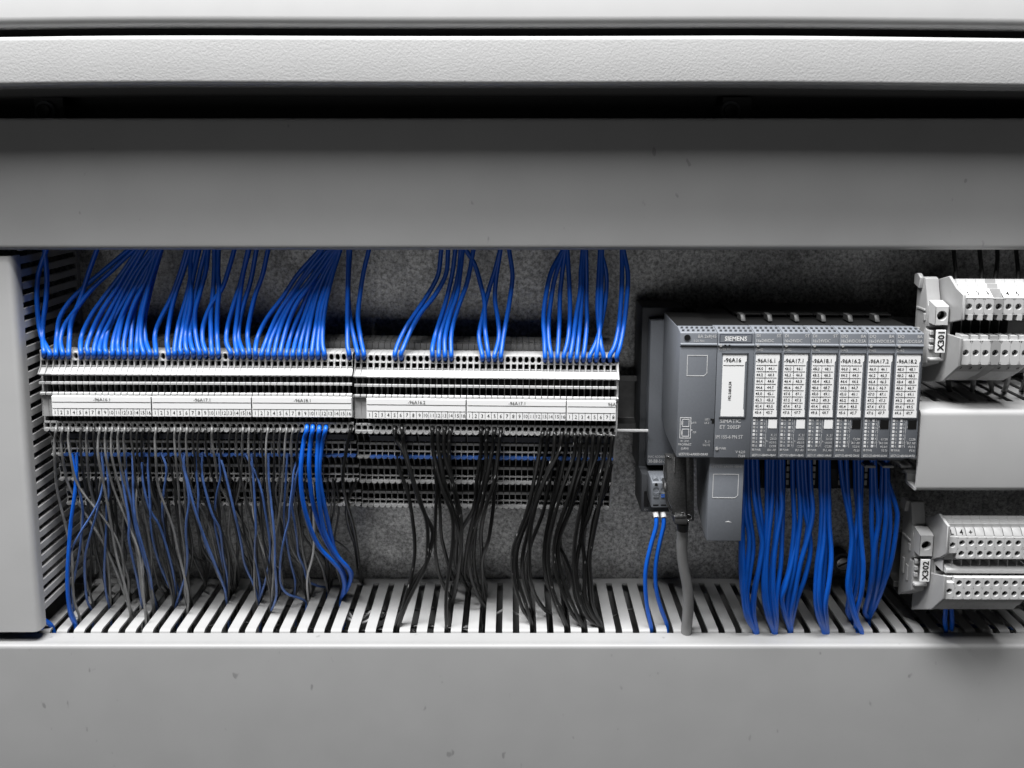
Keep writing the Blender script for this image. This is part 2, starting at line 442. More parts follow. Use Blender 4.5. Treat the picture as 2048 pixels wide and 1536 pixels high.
# ------------------------------------------------------------------ terminal strips
D0 = 430.0
PT = 12.46*mpp(823, D0)
ZREF = zr(823, D0)
def ly(D): return D-D0
def lz(py, D): return zr(py, D)-ZREF
def make_terminal(name, pl_, dk, lip):
    m = MB(); p = PT; t = .42
    prof = [(448,694),(434,704.5),(431.6,733),(428.8,748),(430,750.5),(436.5,752),(436.5,783),(429.4,785),(431,792),(431,832),(435.5,833),(435.5,844),(431.5,846),(431.5,862),
            (436,865),(440,879),(437.4,883),(438.6,898),(437.4,911),(443,914),(446,927),(443.4,931),(444.6,946),(443.4,960),(449,963),(452,977),(449,981),(450.2,994),(449,1009),(466,1011),(466,690)]
    def P(l, dy=0): return [(ly(D)+dy, lz(y, D)) for D, y in l]
    m.prism(P(prof), 0, t)                                             # partition wall
    core = [(446,700),(442,750),(440,752),(440,862),(443,866),(443,912),(449,915),(449,961),(455,964),(455,1009),(465,1010),(465,693)]
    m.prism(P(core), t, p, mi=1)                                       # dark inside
    def bar(y0, y1, Da, Db, x1=p, mi=0): m.box(t, x1, ly(Da), ly(Db), lz(y1, Da), lz(y0, Da), mi)
    def hole(y0, y1, D, rx, sq=False, f=.84, dep=6, mi=0):
        z0, z1 = lz(y1, D), lz(y0, D)
        m.holed((p+t)/2, (z0+z1)/2, ly(D), p-t, z1-z0, rx, (z1-z0)/2*f, dep, sq, mi)
    # upper half
    m.prism(P([(448,694),(434,703),(433.5,706),(447,705)]), t, p)
    hole(704, 719.5, 433, 1.36, f=.9)
    hole(719.5, 732.5, 432, 1.26, True, f=.84, dep=7)
    m.prism(P([(432.4,732.5),(430.6,743),(429.2,747.6),(429.2,749.4),(430.4,750.4),(436,750.4),(437,732.5)]), t, p)
    bar(764.0, 768.2, 428.8, 430.0)
    m.prism(P([(430,783.6),(429.2,786),(429.2,789.4),(430.4,791.2),(431.4,791.2),(431.4,783.6)]), t, p-.2)
    bar(792, 832, 431.2, 437)
    bar(842.4, 845.6, 431.6, 433)
    hole(845.6, 856.5, 432.2, 1.34, f=.95)
    def lipbar(y0, y1, Da, Db, mi=0):
        z0, z1 = lz(y1, Da), lz(y0, Da); h = z1-z0
        m.prism([(t*.4, z1), (t*.4, z0+h*.75), (p*.22, z0+h*.2), (p*.5, z0), (p*.8, z0+h*.2), (p, z0+h*.75), (p, z1)], ly(Da), ly(Db), 'y', mi)
    lipbar(856.5, 863, 431, 436)
    # lower tiers, each stepping back
    for D, a, b, c, d, e, lm in ((437.6, 880, 884.5, 896, 908, 912.5, 2), (443.6, 927, 932, 945, 957, 962, 0), (449.4, 977, 982, 993, 1005, 1010.5, 0)):
        bar(a, b, D-.4, D+1.5); bar(c, c+2.2, D+.4, D+2)
        hole(c+2.2, d, D+1.2, 1.3, f=.95, dep=4, mi=1)
        lipbar(d, e, D-1.3, D+5, lm)
    # rear upper tier
    m.box(t*.5, p-.06, ly(449), ly(466), lz(694, 449), lz(681, 449), 3)
    m.box(t*.5, p-.06, ly(454), ly(466), lz(688, 454), lz(675, 454), 3)
    return m.build(name, [pl_, dk, lip, M['tiergrey']])
tw = make_terminal('terminal', M['white'], M['dark'], M['blueplastic'])
tg = make_terminal('terminal', M['greyplastic'], M['dark'], M['greyplastic'])
used_w = [False]; used_g = [False]
def place_term(parent, k, grey):
    src, flag = (tg, used_g) if grey else (tw, used_w)
    if not flag[0]:
        flag[0] = True; src.parent = parent; src.location = (k*PT*S, 0, 0); o = src
    else: o = copy(src, parent, (k*PT, 0, 0))
    if grey: o['label'] = 'grey end terminal'
    return o
def marker(strip, k0, n, title, tpos, cut=False):
    x0, x1 = k0*PT+.15, (k0+n)*PT-.25
    zT, zL1, zL2, zBt = lz(791.5, 429), lz(803, 429), lz(815.6, 429), lz(831.5, 429)
    yb = ly(428.3)
    mk = MB().box(x0, x1, yb, ly(431.1), zBt, zT).build('marker_card', M['label'], strip, bevel=.2, seg=1)
    t = MB(); y = yb-.12
    if cut: t.text(title, x1-.2, lz(797.8, 429), y, 1.9, 'R')
    else: t.text(title, (x0+x1)/2+tpos, lz(797.8, 429), y, 1.9)
    t.box(x0+.5, x1-.3, y, yb+.05, zL1-.11, zL1+.11)
    t.box(x0+.5, x1-.3, y, yb+.05, zL2-.09, zL2+.09)
    for i in range(n):
        xc = (k0+i+.5)*PT
        t.text(str(i+1), xc+.1, lz(823.4, 429), y, 2.1, sx=.92)
        if i: t.box((k0+i)*PT-.09, (k0+i)*PT+.11, y, yb+.05, zBt+.7, zL2)
    if k0+n < 48 and not cut: t.box(x1-.12, x1+.24, y, yb+.05, zBt+.3, zT-.1)
    t.build('lettering', M['ink'], mk)
def navy(strip, k0, n):
    MB().box(k0*PT+.5, (k0+n)*PT-.6, ly(434.6), ly(437), lz(876.5, 434.6), lz(866, 434.6)).build('marker_holder', M['navy'], strip, bevel=.2, seg=1)

OL = at(107.3, 823, D0); RL = R(.27)
sl = thing('terminal_strip', 'left terminal strip with labels 96A16.1, 96A17.1 and 96A18.1', 'terminal strip', OL, RL, 'white multi-tier terminal strips')
for k in range(-2, 48): place_term(sl, k, k < 0)
for k0, ti, tp in ((0, '-96A16.1', .3), (16, '-96A17.1', .3), (32, '-96A18.1', .3)): marker(sl, k0, 16, ti, tp)
for k0 in (0, 8, 16, 24, 32, 40): navy(sl, k0, 8)
MB().box(-2*PT-1.3, -2*PT-.05, ly(434), ly(466), lz(860, 434), lz(700, 434)).build('end_plate', M['greyplastic'], sl, bevel=.3, seg=1)
OR_ = at(733.6, 828, D0); RR_ = R(.62)
sr = thing('terminal_strip', 'right terminal strip with labels 96A16.2, 96A17.1 and a cut 96A', 'terminal strip', OR_, RR_, 'white multi-tier terminal strips')
for k in range(-2, 40): place_term(sr, k, k < 0)
for k0, n, ti, tp, ct in ((0, 16, '-96A16.2', .3, False), (16, 16, '-96A17.1', .3, False), (32, 8, '96A', 0, True)): marker(sr, k0, n, ti, tp, ct)
for k0 in (0, 8, 16, 24, 32): navy(sr, k0, 8)
m = MB()
prof = [(448,694),(433,702),(431,733),(427.4,749),(430.5,752),(430.5,785),(428.4,787),(430.6,795),(430.6,838),(431.2,862),(436,866),(436.6,911),(442,915),(442.6,960),(448,964),(448.6,1009),(466,1011),(466,690)]
m.prism([(ly(D), lz(y, D)) for D, y in prof], 40*PT+.05, 40*PT+1.2)
m.build('end_plate', M['white'], sr, bevel=.15, seg=1)
# ------------------------------------------------------------------ interface and I/O modules
DM = 408.0
TM = R(.33)
def body_profile(back=13, bot=-67.4):
    return [(0, bot), (0, -.2), (.3, 0), (8.5, 1.7), (9.5, 1.2), (back, 1.2), (back, bot-6.5), (7, bot-.6), (1, bot-.3)]
def ridge(m, x0, x1, t=6.6, r=.85):
    n = 8
    m.prism([(-(r*.75)*math.sin(math.pi*i/n)+.02, -t+r*math.cos(math.pi*i/n)) for i in range(n+1)], x0, x1)
def vents(m, x0, x1):
    n = int((x1-x0)/2.5); st = (x1-x0)/n
    for i in range(n):
        for ya, za in ((1.6, .33), (5.0, 1.02)):
            a = x0 + i*st + .55
            m.prism([(a, ya), (a+1.3, ya), (a+1.9, ya+2.3), (a+.6, ya+2.3)], za-.2, za+.55, 'z')
def card(t0, t1, xl, xr_, tab=.6, y=-.05):
    return [(xl, -t0), (xr_+tab, -t0), (xr_+tab, -t0-3.6), (xr_, -t0-4.4), (xr_, -t1+4.2), (xr_+tab*.5, -t1+3.2), (xr_+tab*.5, -t1), (xl-.15, -t1), (xl-.15, -t1+3), (xl, -t1+4)]

PX0 = at(1510.3, 665.5, DM); PM = 56.62*mpp(665, DM)
specs = [('96A16.1', 44, 0), ('96A17.1', 46, 0), ('96A18.1', 48, 0), ('96A16.2', 44, 1), ('96A17.2', 46, 1), ('96A18.2', 48, 1)]
KM = PM/15.03            # the front prints are laid out on a 15 mm module
PML = 15.03; WM = PML-.28
def make_io_body():
    m = MB(); m.prism(body_profile(), 0, WM)
    return m.build('body', M['module'], None, bevel=.22, seg=2)
io_body = make_io_body(); first = True
mv = MB(); vents(mv, .6, WM-.3); io_vent = mv.build('vent_grille', M['module_dark'], None)
mr_ = MB(); ridge(mr_, .1, WM-.1); io_ridge = mr_.build('ridge', M['module'], None)
mc = MB(); mc.prism(card(11, 45, .9, 13.0), -.14, .05, 'y'); io_card = mc.build('label_card', M['label'], None)
mf = MB()
mf.box(.55, 14.1, -.42, .05, -10.9, -10.4); mf.box(13.85, 14.3, -.42, .05, -44.9, -10.4); mf.box(.5, 14.1, -.42, .05, -45.6, -45.1)
io_frame = mf.build('label_frame', M['module_dark'], None)
md = MB(); md.disc(1.6, -6.6, -.5, .72, .35); io_dot = md.build('status_lamp', M['print_dim'], None)
protos = [io_body, io_vent, io_ridge, io_card, io_frame, io_dot]
rng = random.Random(3)
for k, (nm, base_n, kind) in enumerate(specs):
    loc = PX0 + Vector((k*PM, 0, -k*PM*math.tan(TM)))
    t = thing('io_module', f'grey plug-in module with card {nm} and {"black" if kind else "white"} square', 'module', loc, TM, 'plug-in modules in a row'); t.scale = (KM, KM, KM*1.022)
    kids = []
    for p in protos:
        if k == 0: p.parent = t; kids.append(p)
        else: kids.append(copy(p, t))
    y = -.26
    c = MB()
    c.text('-'+nm, 1.0, -14.7, y, 2.05, 'L', sx=.98, bold=.012)
    for i in range(8):
        tt = 17.2+3.37*i
        xs = -.02*i
        c.box(1.3, 12.5-.1*i, y, y+.05, -tt-.10, -tt+.10)
        a = base_n + (1 if i >= 4 else 0); b_ = (i % 4)*2
        c.text(f'{a}.{b_}', 3.25, -tt-1.72, y, 1.4, bold=.012)
        c.text(f'{a}.{b_+1}', 9.3, -tt-1.72, y, 1.4, bold=.012)
    c.box(6.1, 6.3, y, y+.05, -44.2, -17.2)
    c.build('lettering', M['ink'], kids[3])
    l = MB(); d = MB(); L = MB(); yy = -.1
    L.text('DQ' if kind else 'DI', .9, -1.5, yy, 1.55, 'L', bold=.01); L.text('BA' if kind else 'ST', 13.9, -1.5, yy, 1.55, 'R', bold=.01)
    L.text('16x24VDC/0.5A' if kind else '16x24VDC', .9, -4.1, yy, 1.6, 'L', sx=.86 if kind else .92, bold=.01)
    L.text('DIAG', .9, -9.0, yy, 1.3, 'L', sx=.85)
    for i in range(8):
        tt = 46.8+2.0*i
        for cx_, dg in ((1.5, (0, 2, 4, 6)[i % 4]), (5.5, (1, 3, 5, 7)[i % 4])):
            on = kind or rng.random() < .55
            (l if on else d).box(cx_-.6, cx_+.6, -.14, .02, -tt-.6, -tt+.6)
            L.text(str(dg), cx_+1.55, -tt, yy, 1.15)
    L.box(8.0, 8.12, yy, yy+.1, -53.6, -46.4); L.box(7.9, 8.02, yy, yy+.1, -61.6, -54.4)
    L.text('.0' if kind else 'a', 8.9, -50.2, yy, 1.0); L.text('.1' if kind else 'b', 8.8, -58.2, yy, 1.0)
    rows = ['CC00', 'BU: A0', 'V0.0.0', 'FS:21'] if kind else ['X_21', '22/23', 'V0.0.0', 'CC00', 'BU: A0']
    for i, s_ in enumerate(rows[::-1]): L.text(s_, 13.7, -63.1+2.05*i, yy, 1.25, 'R', sx=.85)
    d.box(.9, 2.0, -.14, .02, -63.6, -62.6)
    L.text('PWR', 2.5, -63.1, yy, 1.2, 'L', sx=.85)
    L.text('6ES7132-6BH00-0AA0' if kind else '6ES7131-6BH01-0BA0', WM/2, -66.0, yy, 1.25, sx=.78, bold=.008)
    L.build('lettering', M['print'], t)
    ob = l.build('indicator_lights', M['led'], t); ob['kind'] = 'stuff'
    ob = d.build('unlit_indicators', M['print_dim'], t); ob['kind'] = 'stuff'
    sq = MB().box(9.1, 13.7, -.16, .05, -51.3, -46.5).build('black_square' if kind else 'white_square', M['black'] if kind else M['label'], t)
# base units behind and below the modules
bu = None
for k, (nm, _, kind) in enumerate(specs):
    loc = PX0 + Vector((k*PM, 0, -k*PM*math.tan(TM)))
    t = thing('base_unit', f'black socket base behind the {ORD[k+1]} card module from the head module', 'module base', loc, TM, 'black bases behind the modules'); t.scale = (KM, KM, KM*1.022)
    if bu is None:
        m = MB(); m.prism([(13.2, .4), (40, .4), (42, 2.2), (70, 2.2), (70, -96), (26, -96), (25, -93), (25, -84), (32, -74), (32, -66), (13.2, -66)], .1, PML-.12)
        m.box(.2, PML-.2, 36, 42, 1.6, 2.6)
        a = m.build('body', M['base'], t, bevel=.3, seg=1)
        m = MB(); m.prism([(22, 1.2), (30, 1.2), (30, 4.6), (24, 4.6)], -.9, 1.7); b_ = m.build('clip', M['greenblack'], t, bevel=.2, seg=1)
        m = MB()
        for i in range(4): m.box(-.6, .9, 24.6, 25.05, -81.2-4.0*i, -78.4-4.0*i)
        c = m.build('marking', M['print_dim'], t)
        m = MB()
        for r_ in range(3):
            for q in range(2): m.holed(4+6.4*q, -88.2+ -0*r_ + 5.2*(r_-1)*.0 - 0, 24.9, 5.2, 5.2, 1.9, 1.9, 4, n=10) if r_ == 1 else None
        d = m.build('socket', [M['base'], M['dark']], t)
        bu = (a, b_, c, d)
    else:
        for p in bu:
            if p is bu[2] and k in (1,): continue
            copy(p, t)

# interface module
li = at(1436.3, 665.5, DM)
im = thing('interface_module', 'grey head module with card 96A16 and an address written sideways', 'module', li, TM); im.scale = (KM, KM, KM*1.022)
WI = 19.5
m = MB(); m.prism(body_profile(), 0, WI); m.build('body', M['module'], im, bevel=.22)
m = MB(); m.box(.1, WI-.1, 13.1, 60, -60, .8); m.build('rear_housing', M['base'], im, bevel=.3, seg=1)
m = MB(); vents(m, .6, WI-.4); m.build('vent_grille', M['module_dark'], im)
m = MB(); ridge(m, .1, WI-.1); m.build('ridge', M['module'], im)
m = MB(); m.box(.9, 18.2, -.12, .05, -5.3, -.7); m.build('name_plate', M['navy'], im)
m = MB(); m.box(1.25, 17.85, -.16, .05, -5.0, -1.0); m.build('name_plate_face', M['module'], im)
m = MB(); m.text('SIEMENS', 9.5, -3.0, -.24, 2.25, sx=.98, bold=.02); m.build('lettering', M['label'], im)
m = MB(); m.disc(1.5, -6.6, -.5, .75, .35); m.build('status_lamp', M['print_dim'], im)
m = MB(); m.box(3.4, 4.4, -.75, -.4, -7.1, -6.1); m.box(5.6, 6.6, -.75, -.4, -7.1, -6.1); m.build('lamp_window', M['black'], im)
m = MB(); m.box(2.4, 16.6, -.42, .05, -11.3, -10.7); m.box(16.0, 16.5, -.42, .05, -44.6, -10.7); m.box(1.9, 16.2, -.42, .05, -45.6, -45); m.build('label_frame', M['module_dark'], im)
m = MB(); m.prism(card(11.4, 44.8, 3.0, 14.9, .8), -.14, .05, 'y'); lc = m.build('label_card', M['label'], im)
m = MB(); m.text('-96A16', 3.6, -14.4, -.26, 2.15, 'L', bold=.012); m.box(3.3, 14.4, -.26, -.2, -17.35, -17.15)
m.text('192.168.0.24', 7.3, -31, -.26, 1.4, rot=R(90), bold=.02); m.build('lettering', M['ink'], lc)
m = MB(); y = -.1
m.text('RN', 1.6, -8.7, y, 1.2, sx=.8); m.text('ER', 3.9, -8.7, y, 1.2, sx=.8); m.text('MT', 6.1, -8.7, y, 1.2, sx=.8)
m.text('SIMATIC', 8.3, -47.4, y, 2.0, sx=1.05); m.text('ET 200SP', 8.3, -50.6, y, 2.0, sx=1.02)
m.text('IM 155-6 PN ST', 8.0, -56, y, 1.9, sx=.82); m.text('PWR', 3.0, -62.4, y, 1.3, 'L', sx=.9)
m.text('V 4.2.0', 16.8, -64.2, y, 1.4, 'R', sx=.9); m.text('FS:04', 16.8, -66.4, y, 1.3, 'R', sx=.9)
m.build('lettering', M['print'], im)
m = MB(); m.disc(1.5, -62.4, -.2, .9, .2); m.build('power_lamp', M['print_dim'], im)
# lower housing of the interface module
def loc3(px, py, D):
    q = (at(px, py, D) - li)/KM; q.z /= 1.022; return q
a, b_, c, d = loc3(1419.5, 936, 411), loc3(1491, 936, 411), loc3(1480.8, 1082.5, 411), loc3(1412, 1082, 411)
m = MB()
m.prism([(3.1, -66.5), (3.1, c.z), (9, c.z-.2), (28, c.z+9.5), (34, -66.5)], a.x+.2, b_.x-.3)
m.build('lower_housing', M['module'], im, bevel=.5)
m = MB(); m.text('6ES7155-6AU01-0BN0', (a.x+b_.x)/2, loc3(1455, 933, 411).z, 3.0, 1.4, sx=.9); m.build('lettering', M['print_dim'], im)
zq0, zq1 = loc3(1455, 948, 411).z, loc3(1455, 996, 411).z
xq0, xq1 = a.x+2.4, b_.x-3.0
def code_frame(xa, xb, za, zb_, y, parent, cut=1.6):
    m = MB(); q = .32
    m.box(xa, xb, y-.08, y, za-q, za); m.box(xa, xa+q, y-.08, y, zb_, za-q); m.box(xb-q, xb, y-.08, y, zb_+cut, za-q); m.box(xa+q, xb-cut, y-.08, y, zb_, zb_+q)
    m.prism([(xb-cut, zb_), (xb, zb_+cut), (xb-q, zb_+cut), (xb-cut, zb_+q)], y-.08, y, 'y')
    m.build('printed_frame', M['print'], parent)
code_frame(xq0, xq1, zq0, zq1, 3.05, im)
m = MB(); m.prism([(8.6, loc3(1450, 1044, 411).z), (10.4, loc3(1450, 1043, 411).z+.25), (12, loc3(1450, 1045, 411).z), (10.4, loc3(1450, 1044, 411).z)], 3.0, 3.1, 'y'); m.build('mark', M['print'], im)
# side housing (left, set back) with the address print
DS = 455.0
xa, xb = loc3(1299, 780, DS).x, -19.9
zt1, zb1 = loc3(1024, 642, DS).z, loc3(1024, 931, DS).z; YS = (DS-DM)/KM
m = MB(); m.box(xa, xb+15, YS, YS+12, zb1, zt1); m.build('side_housing', M['module'], im, bevel=.4)
m = MB(); m.box(xa-3.6, xb+14, YS+9, YS+34, zb1-7, zt1+6); m.build('side_rail', M['module_dark'], im, bevel=.5)
m = MB(); m.text('MAC ADDRESS', xa+.7, loc3(1024, 913.5, DS).z, YS-.12, 1.4, 'L', sx=.8); m.text('30-B8-51-24', xa+.7, loc3(1024, 922.5, DS).z, YS-.12, 2.0, 'L', sx=.82, bold=.01)
m.build('lettering', M['print'], im)

# network adapter
lb = at(1361, 665, DM)
ba = thing('network_adapter', 'plain grey adapter with round dark hole left of the head module', 'module', lb, TM); ba.scale = (KM, KM, KM*1.022)
WB = (li.x - lb.x)/KM - .3
m = MB(); m.prism([(0, -67.4), (0, -.2), (.3, 0), (8.5, 1.7), (9.5, 1.2), (44, 1.2), (44, -60), (30, -66), (5, -67.6)], 0, WB); m.build('body', M['module'], ba, bevel=.25)
m = MB(); vents(m, .5, WB-.4); m.build('vent_grille', M['module_dark'], ba)
m = MB(); m.box(.3, WB-.1, 10, 43.6, 1.25, 1.6); m.build('top_shade_panel', M['base'], ba)  # black sheet stands in for the top cover's shadow here
m = MB(); ridge(m, .1, WB-.1, 6.4, .8); m.build('ridge', M['module'], ba)
m = MB(); m.box(0, WB, -.03, .3, -7.75, -7.45); m.build('seam', M['black'], ba)
m = MB(); m.disc(3.7, -2.7, -.06, 1.95, .1, 20); hr = m.build('hole_rim', M['module'], ba)
m = MB(); m.disc(3.7, -2.7, -.12, 1.65, .1, 20); m.build('screw_hole', M['black'], ba)
code_frame(4.0, 14.9, -12.0, -23.2, -.02, ba)
m = MB()
def frame(m, x0, x1, z0, z1, q=.3, y=-.1):
    m.box(x0, x1, y, .02, z0, z0+q); m.box(x0, x1, y, .02, z1-q, z1); m.box(x0, x0+q, y, .02, z0+q, z1-q); m.box(x1-q, x1, y, .02, z0+q, z1-q)
frame(m, 1.2, 7.2, -57, -45.6)
for zc in (-48.6, -53.9):
    frame(m, 2.4, 6.2, zc-2.1, zc+2.1); frame(m, 2.0, 2.9, zc-1, zc+1)
m.box(7.2, 8.0, -.1, .02, -52.6, -52.3); m.box(7.2, 8.0, -.1, .02, -48.8, -48.5)
m.text('P1R', 8.3, -48.4, -.1, 1.0, 'L', sx=.8); m.text('P2R', 8.3, -53.6, -.1, 1.0, 'L', sx=.8)
m.text('BA 2xRJ45', WB-.6, -1.9, -.1, 1.7, 'R', sx=.92); m.text('0.25 Nm', 10, -4.3, -.1, 1.1)
m.text('X1 2DC', 4.1, -58.4, -.1, 1.1, sx=.9); m.text('PROFINET', 4.2, -60.3, -.1, 1.25, sx=.9); m.text('(LAN)', 4.2, -62.4, -.1, 1.25, sx=.9)
m.text('LK1', 16.8, -46.5, -.1, 1.1, 'R'); m.text('LK2', 16.8, -48.4, -.1, 1.1, 'R')
m.text('X_11', 17.6, -58.6, -.1, 1.1, 'R', sx=.85); m.text('CC:15', 17.6, -60.5, -.1, 1.2, 'R', sx=.85)
m.text('6ES7193-6AR00-0AA0', 8.9, -65.6, -.1, 1.45, sx=.82, bold=.008)
m.build('lettering', M['print'], ba)
m = MB(); m.box(17.6, 18.4, -.12, .05, -47, -46.1); m.box(18.3, WB, -.1, .05, -48.8, -46.3); m.build('link_lamp', M['black'], ba)

# power plug and its base
lp = at(1304.5, 964, 436)
pb = thing('plug_base', 'dark socket frame around the small grey power plug', 'socket', at(1282, 1024, 452))
o_ = at(1282, 1024, 452)
m = MB(); w_, h_ = xr(1340, 990, 452)-o_.x, zr(948, 452)-o_.z
m.box(0, w_, 0, 24, 0, h_); m.build('body', M['module_dark'], pb, bevel=.5)
m = MB(); m.box(1.6, 4.6, -.15, .3, 3.4, 13.5); m.build('slot', M['black'], pb)
m = MB(); m.text('X+', 2.9, 1.6, -.2, 1.4); m.build('lettering', M['print_dim'], pb)
pp = thing('power_plug', 'small grey two-wire plug left of the metal connector', 'plug', lp)
W2, H2 = xr(1337.5, 990, 436)-lp.x, lp.z-zr(1024, 436)
m = MB()
m.prism([(0, -3.4), (0, -15.8), (1.5, -16.4), (16, -16.4), (16, 0), (1.2, 0), (0, -.6)], 0, W2)
bdy = m.build('body', M['module'], pp, bevel=.25)
for i in range(2):
    m = MB(); cx_ = 2.4+4.6*i
    m.prism([(cx_+1.75*math.cos(math.pi*j/8), 1.9*math.sin(math.pi*j/8)) for j in range(9)], 1.5, 5, 'y'); m.build('push_button', M['module'], pp, bevel=.15, seg=1)
    m = MB(); m.holed(cx_, -4.9, -.35, 4.4, 4.6, 1.75, 1.85, 6, n=16); m.build('test_hole', [M['module'], M['dark']], pp)
    m = MB(); m.prism([(cx_-.85, -1.2), (cx_-.85, -2.4), (cx_+.85, -2.4), (cx_+.85, -1.2), (cx_+.4, -.7), (cx_-.4, -.7)], -.1, .2, 'y'); m.build('release_slot', M['black'], pp)
    m = MB(); m.box(cx_-1.6, cx_+1.6, -.4, .1, -8.2, -7.6); m.box(cx_-1.6, cx_+1.6, -.4, .1, -9.4, -8.8); m.build('rib', M['blueplastic'] if i else M['module'], pp)
    m = MB(); m.box(cx_-1.6, cx_+1.6, -.08, .2, -14.8, -13.9); m.build('cable_slot', M['black'], pp)

# metal network connector
lcn = at(1334, 916, 419)
nc = thing('network_connector', 'dark cast metal network plug hanging below the grey adapter', 'plug', lcn)
k_ = 419/F
def cp(px, py): q = at(px, py, 419)-lcn; return (q.x, q.z)
m = MB(); m.prism(fillet([cp(1334, 916), cp(1334, 1012), cp(1350, 1034), cp(1372, 1034), cp(1369.5, 916)], {1: 1.5, 2: 1.5}, 4), 0, 7, 'y'); m.build('body', M['castmetal'], nc, bevel=.35)
m = MB(); m.prism([cp(1373.5, 916), cp(1376, 1049), cp(1392, 1049), cp(1391, 926), cp(1387, 916)], 4, 14, 'y'); m.build('rear_shell', M['castmetal'], nc, bevel=.5)
m = MB(); m.prism([cp(1369.8, 914), cp(1372, 1036), cp(1376, 1046), cp(1373.6, 914)], 1.5, 12, 'y'); m.build('seam', M['base'], nc)
m = MB(); m.prism([cp(1349, 1034.5), cp(1349, 1048), cp(1374, 1048), cp(1374, 1034.5)], -1.0, 22, 'y'); cl = m.build('cable_clamp', M['greenblack'], nc, bevel=.4)
m = MB(); m.prism([cp(1349.4, 1032.4), cp(1349.4, 1034.4), cp(1373, 1033.4), cp(1373, 1031.4)], -1.2, 10, 'y'); m.build('edge', M['chrome'], nc)
hx, hz = cp(1380, 1041)
m = MB(); m.tube([(hx+1.62*math.cos(2*math.pi*i/18), 3.8, hz+1.62*math.sin(2*math.pi*i/18)) for i in range(19)], .28, 6, cap=False); m.build('eyelet', M['chrome'], nc)
m = MB(); m.disc(hx, hz, 3.9, 1.5, .1, 18); m.build('eyelet_hole', M['black'], nc)
m = MB(); m.tube([(*cp(1349, 916),), ] and [(cp(1348.5, 914)[0], -.3, cp(1348.5, 914)[1]), (cp(1348, 945)[0], -.3, cp(1348, 945)[1])], .42, 6); m.build('latch_wire', M['chrome'], nc)
pts = [(1327, 928), (1328, 950), (1331, 962), (1332, 980), (1334, 992), (1337, 1004), (1343, 1016)]
m = MB(); m.tube(spline([(cp(*p)[0], -.6, cp(*p)[1]) for p in pts], 4), .36, 6); m.build('spring_clip', M['chrome'], nc)
m = MB(); m.box(cp(1328, 968)[0], cp(1334, 968)[0], -.9, 6, cp(1330, 983)[1], cp(1330, 964)[1]); m.build('latch', M['steel'], nc, bevel=.3)
m = MB(); m.tube([(cp(1333, 915)[0]+.3*i, -.2+.3*math.sin(i*2), cp(1333, 914)[1]+.7*math.sin(i*1.3)) for i in range(9)], .5, 6); m.build('crimp', M['chrome'], nc)
for px, py in ((1343.5, 1025), (1366.5, 1026.5)):
    m = MB(); m.disc(*cp(px, py), -.05, .5, .4, 10); m.build('rivet', M['chrome'], nc)

# ------------------------------------------------------------------ screws on the plate
def screw(px, py, D, r, label, ang=.5, material='steel'):
    p = at(px, py, D)
    t = thing('plate_screw', label, 'screw', p)
    m = MB(); m.disc(0, 0, 0, r, 1.5, 24); m.build('head', M[material], t, bevel=.35)
    m = MB(); c, s_ = math.cos(ang)*r*.93, math.sin(ang)*r*.93; k = .16
    m.prism([(c-s_*k, s_+c*k), (c+s_*k, s_-c*k), (-c+s_*k, -s_-c*k), (-c-s_*k, -s_+c*k)], -1.6, -1.4, 'y'); m.build('slot', M['black'], t)
    m = MB(); m.disc(0, 0, DP-D-.1, r*1.5, max(.6, (DP-D)-.6), 24); m.build('washer', M['module_dark'], t, bevel=.3, seg=1)
screw(1685, 1126, 486, 4.4, 'slotted zinc screw between two bundles of blue wires', .45)
for px, lab in ((88, 'slotted screw in the dark gap at far left under the rail'), (1462, 'slotted screw in the dark gap above the grey modules')):
    screw(px, 222, 474, 4.2, lab, 1.3, 'base')  # black screw and bracket, the gap's shade put into their colour
    p = at(px-18, 240, 477)
    m = MB(); m.box(0, 18, 0, 3, 0, 14).box(0, 2, 3, 17.5, 0, 14)
    o = m.build('mounting_bracket', M['base'], loc=p, bevel=.3, seg=1)
    tag(o, 'dark bracket behind the ' + ('far left' if px < 500 else 'right hand') + ' screw in the black gap', 'bracket')

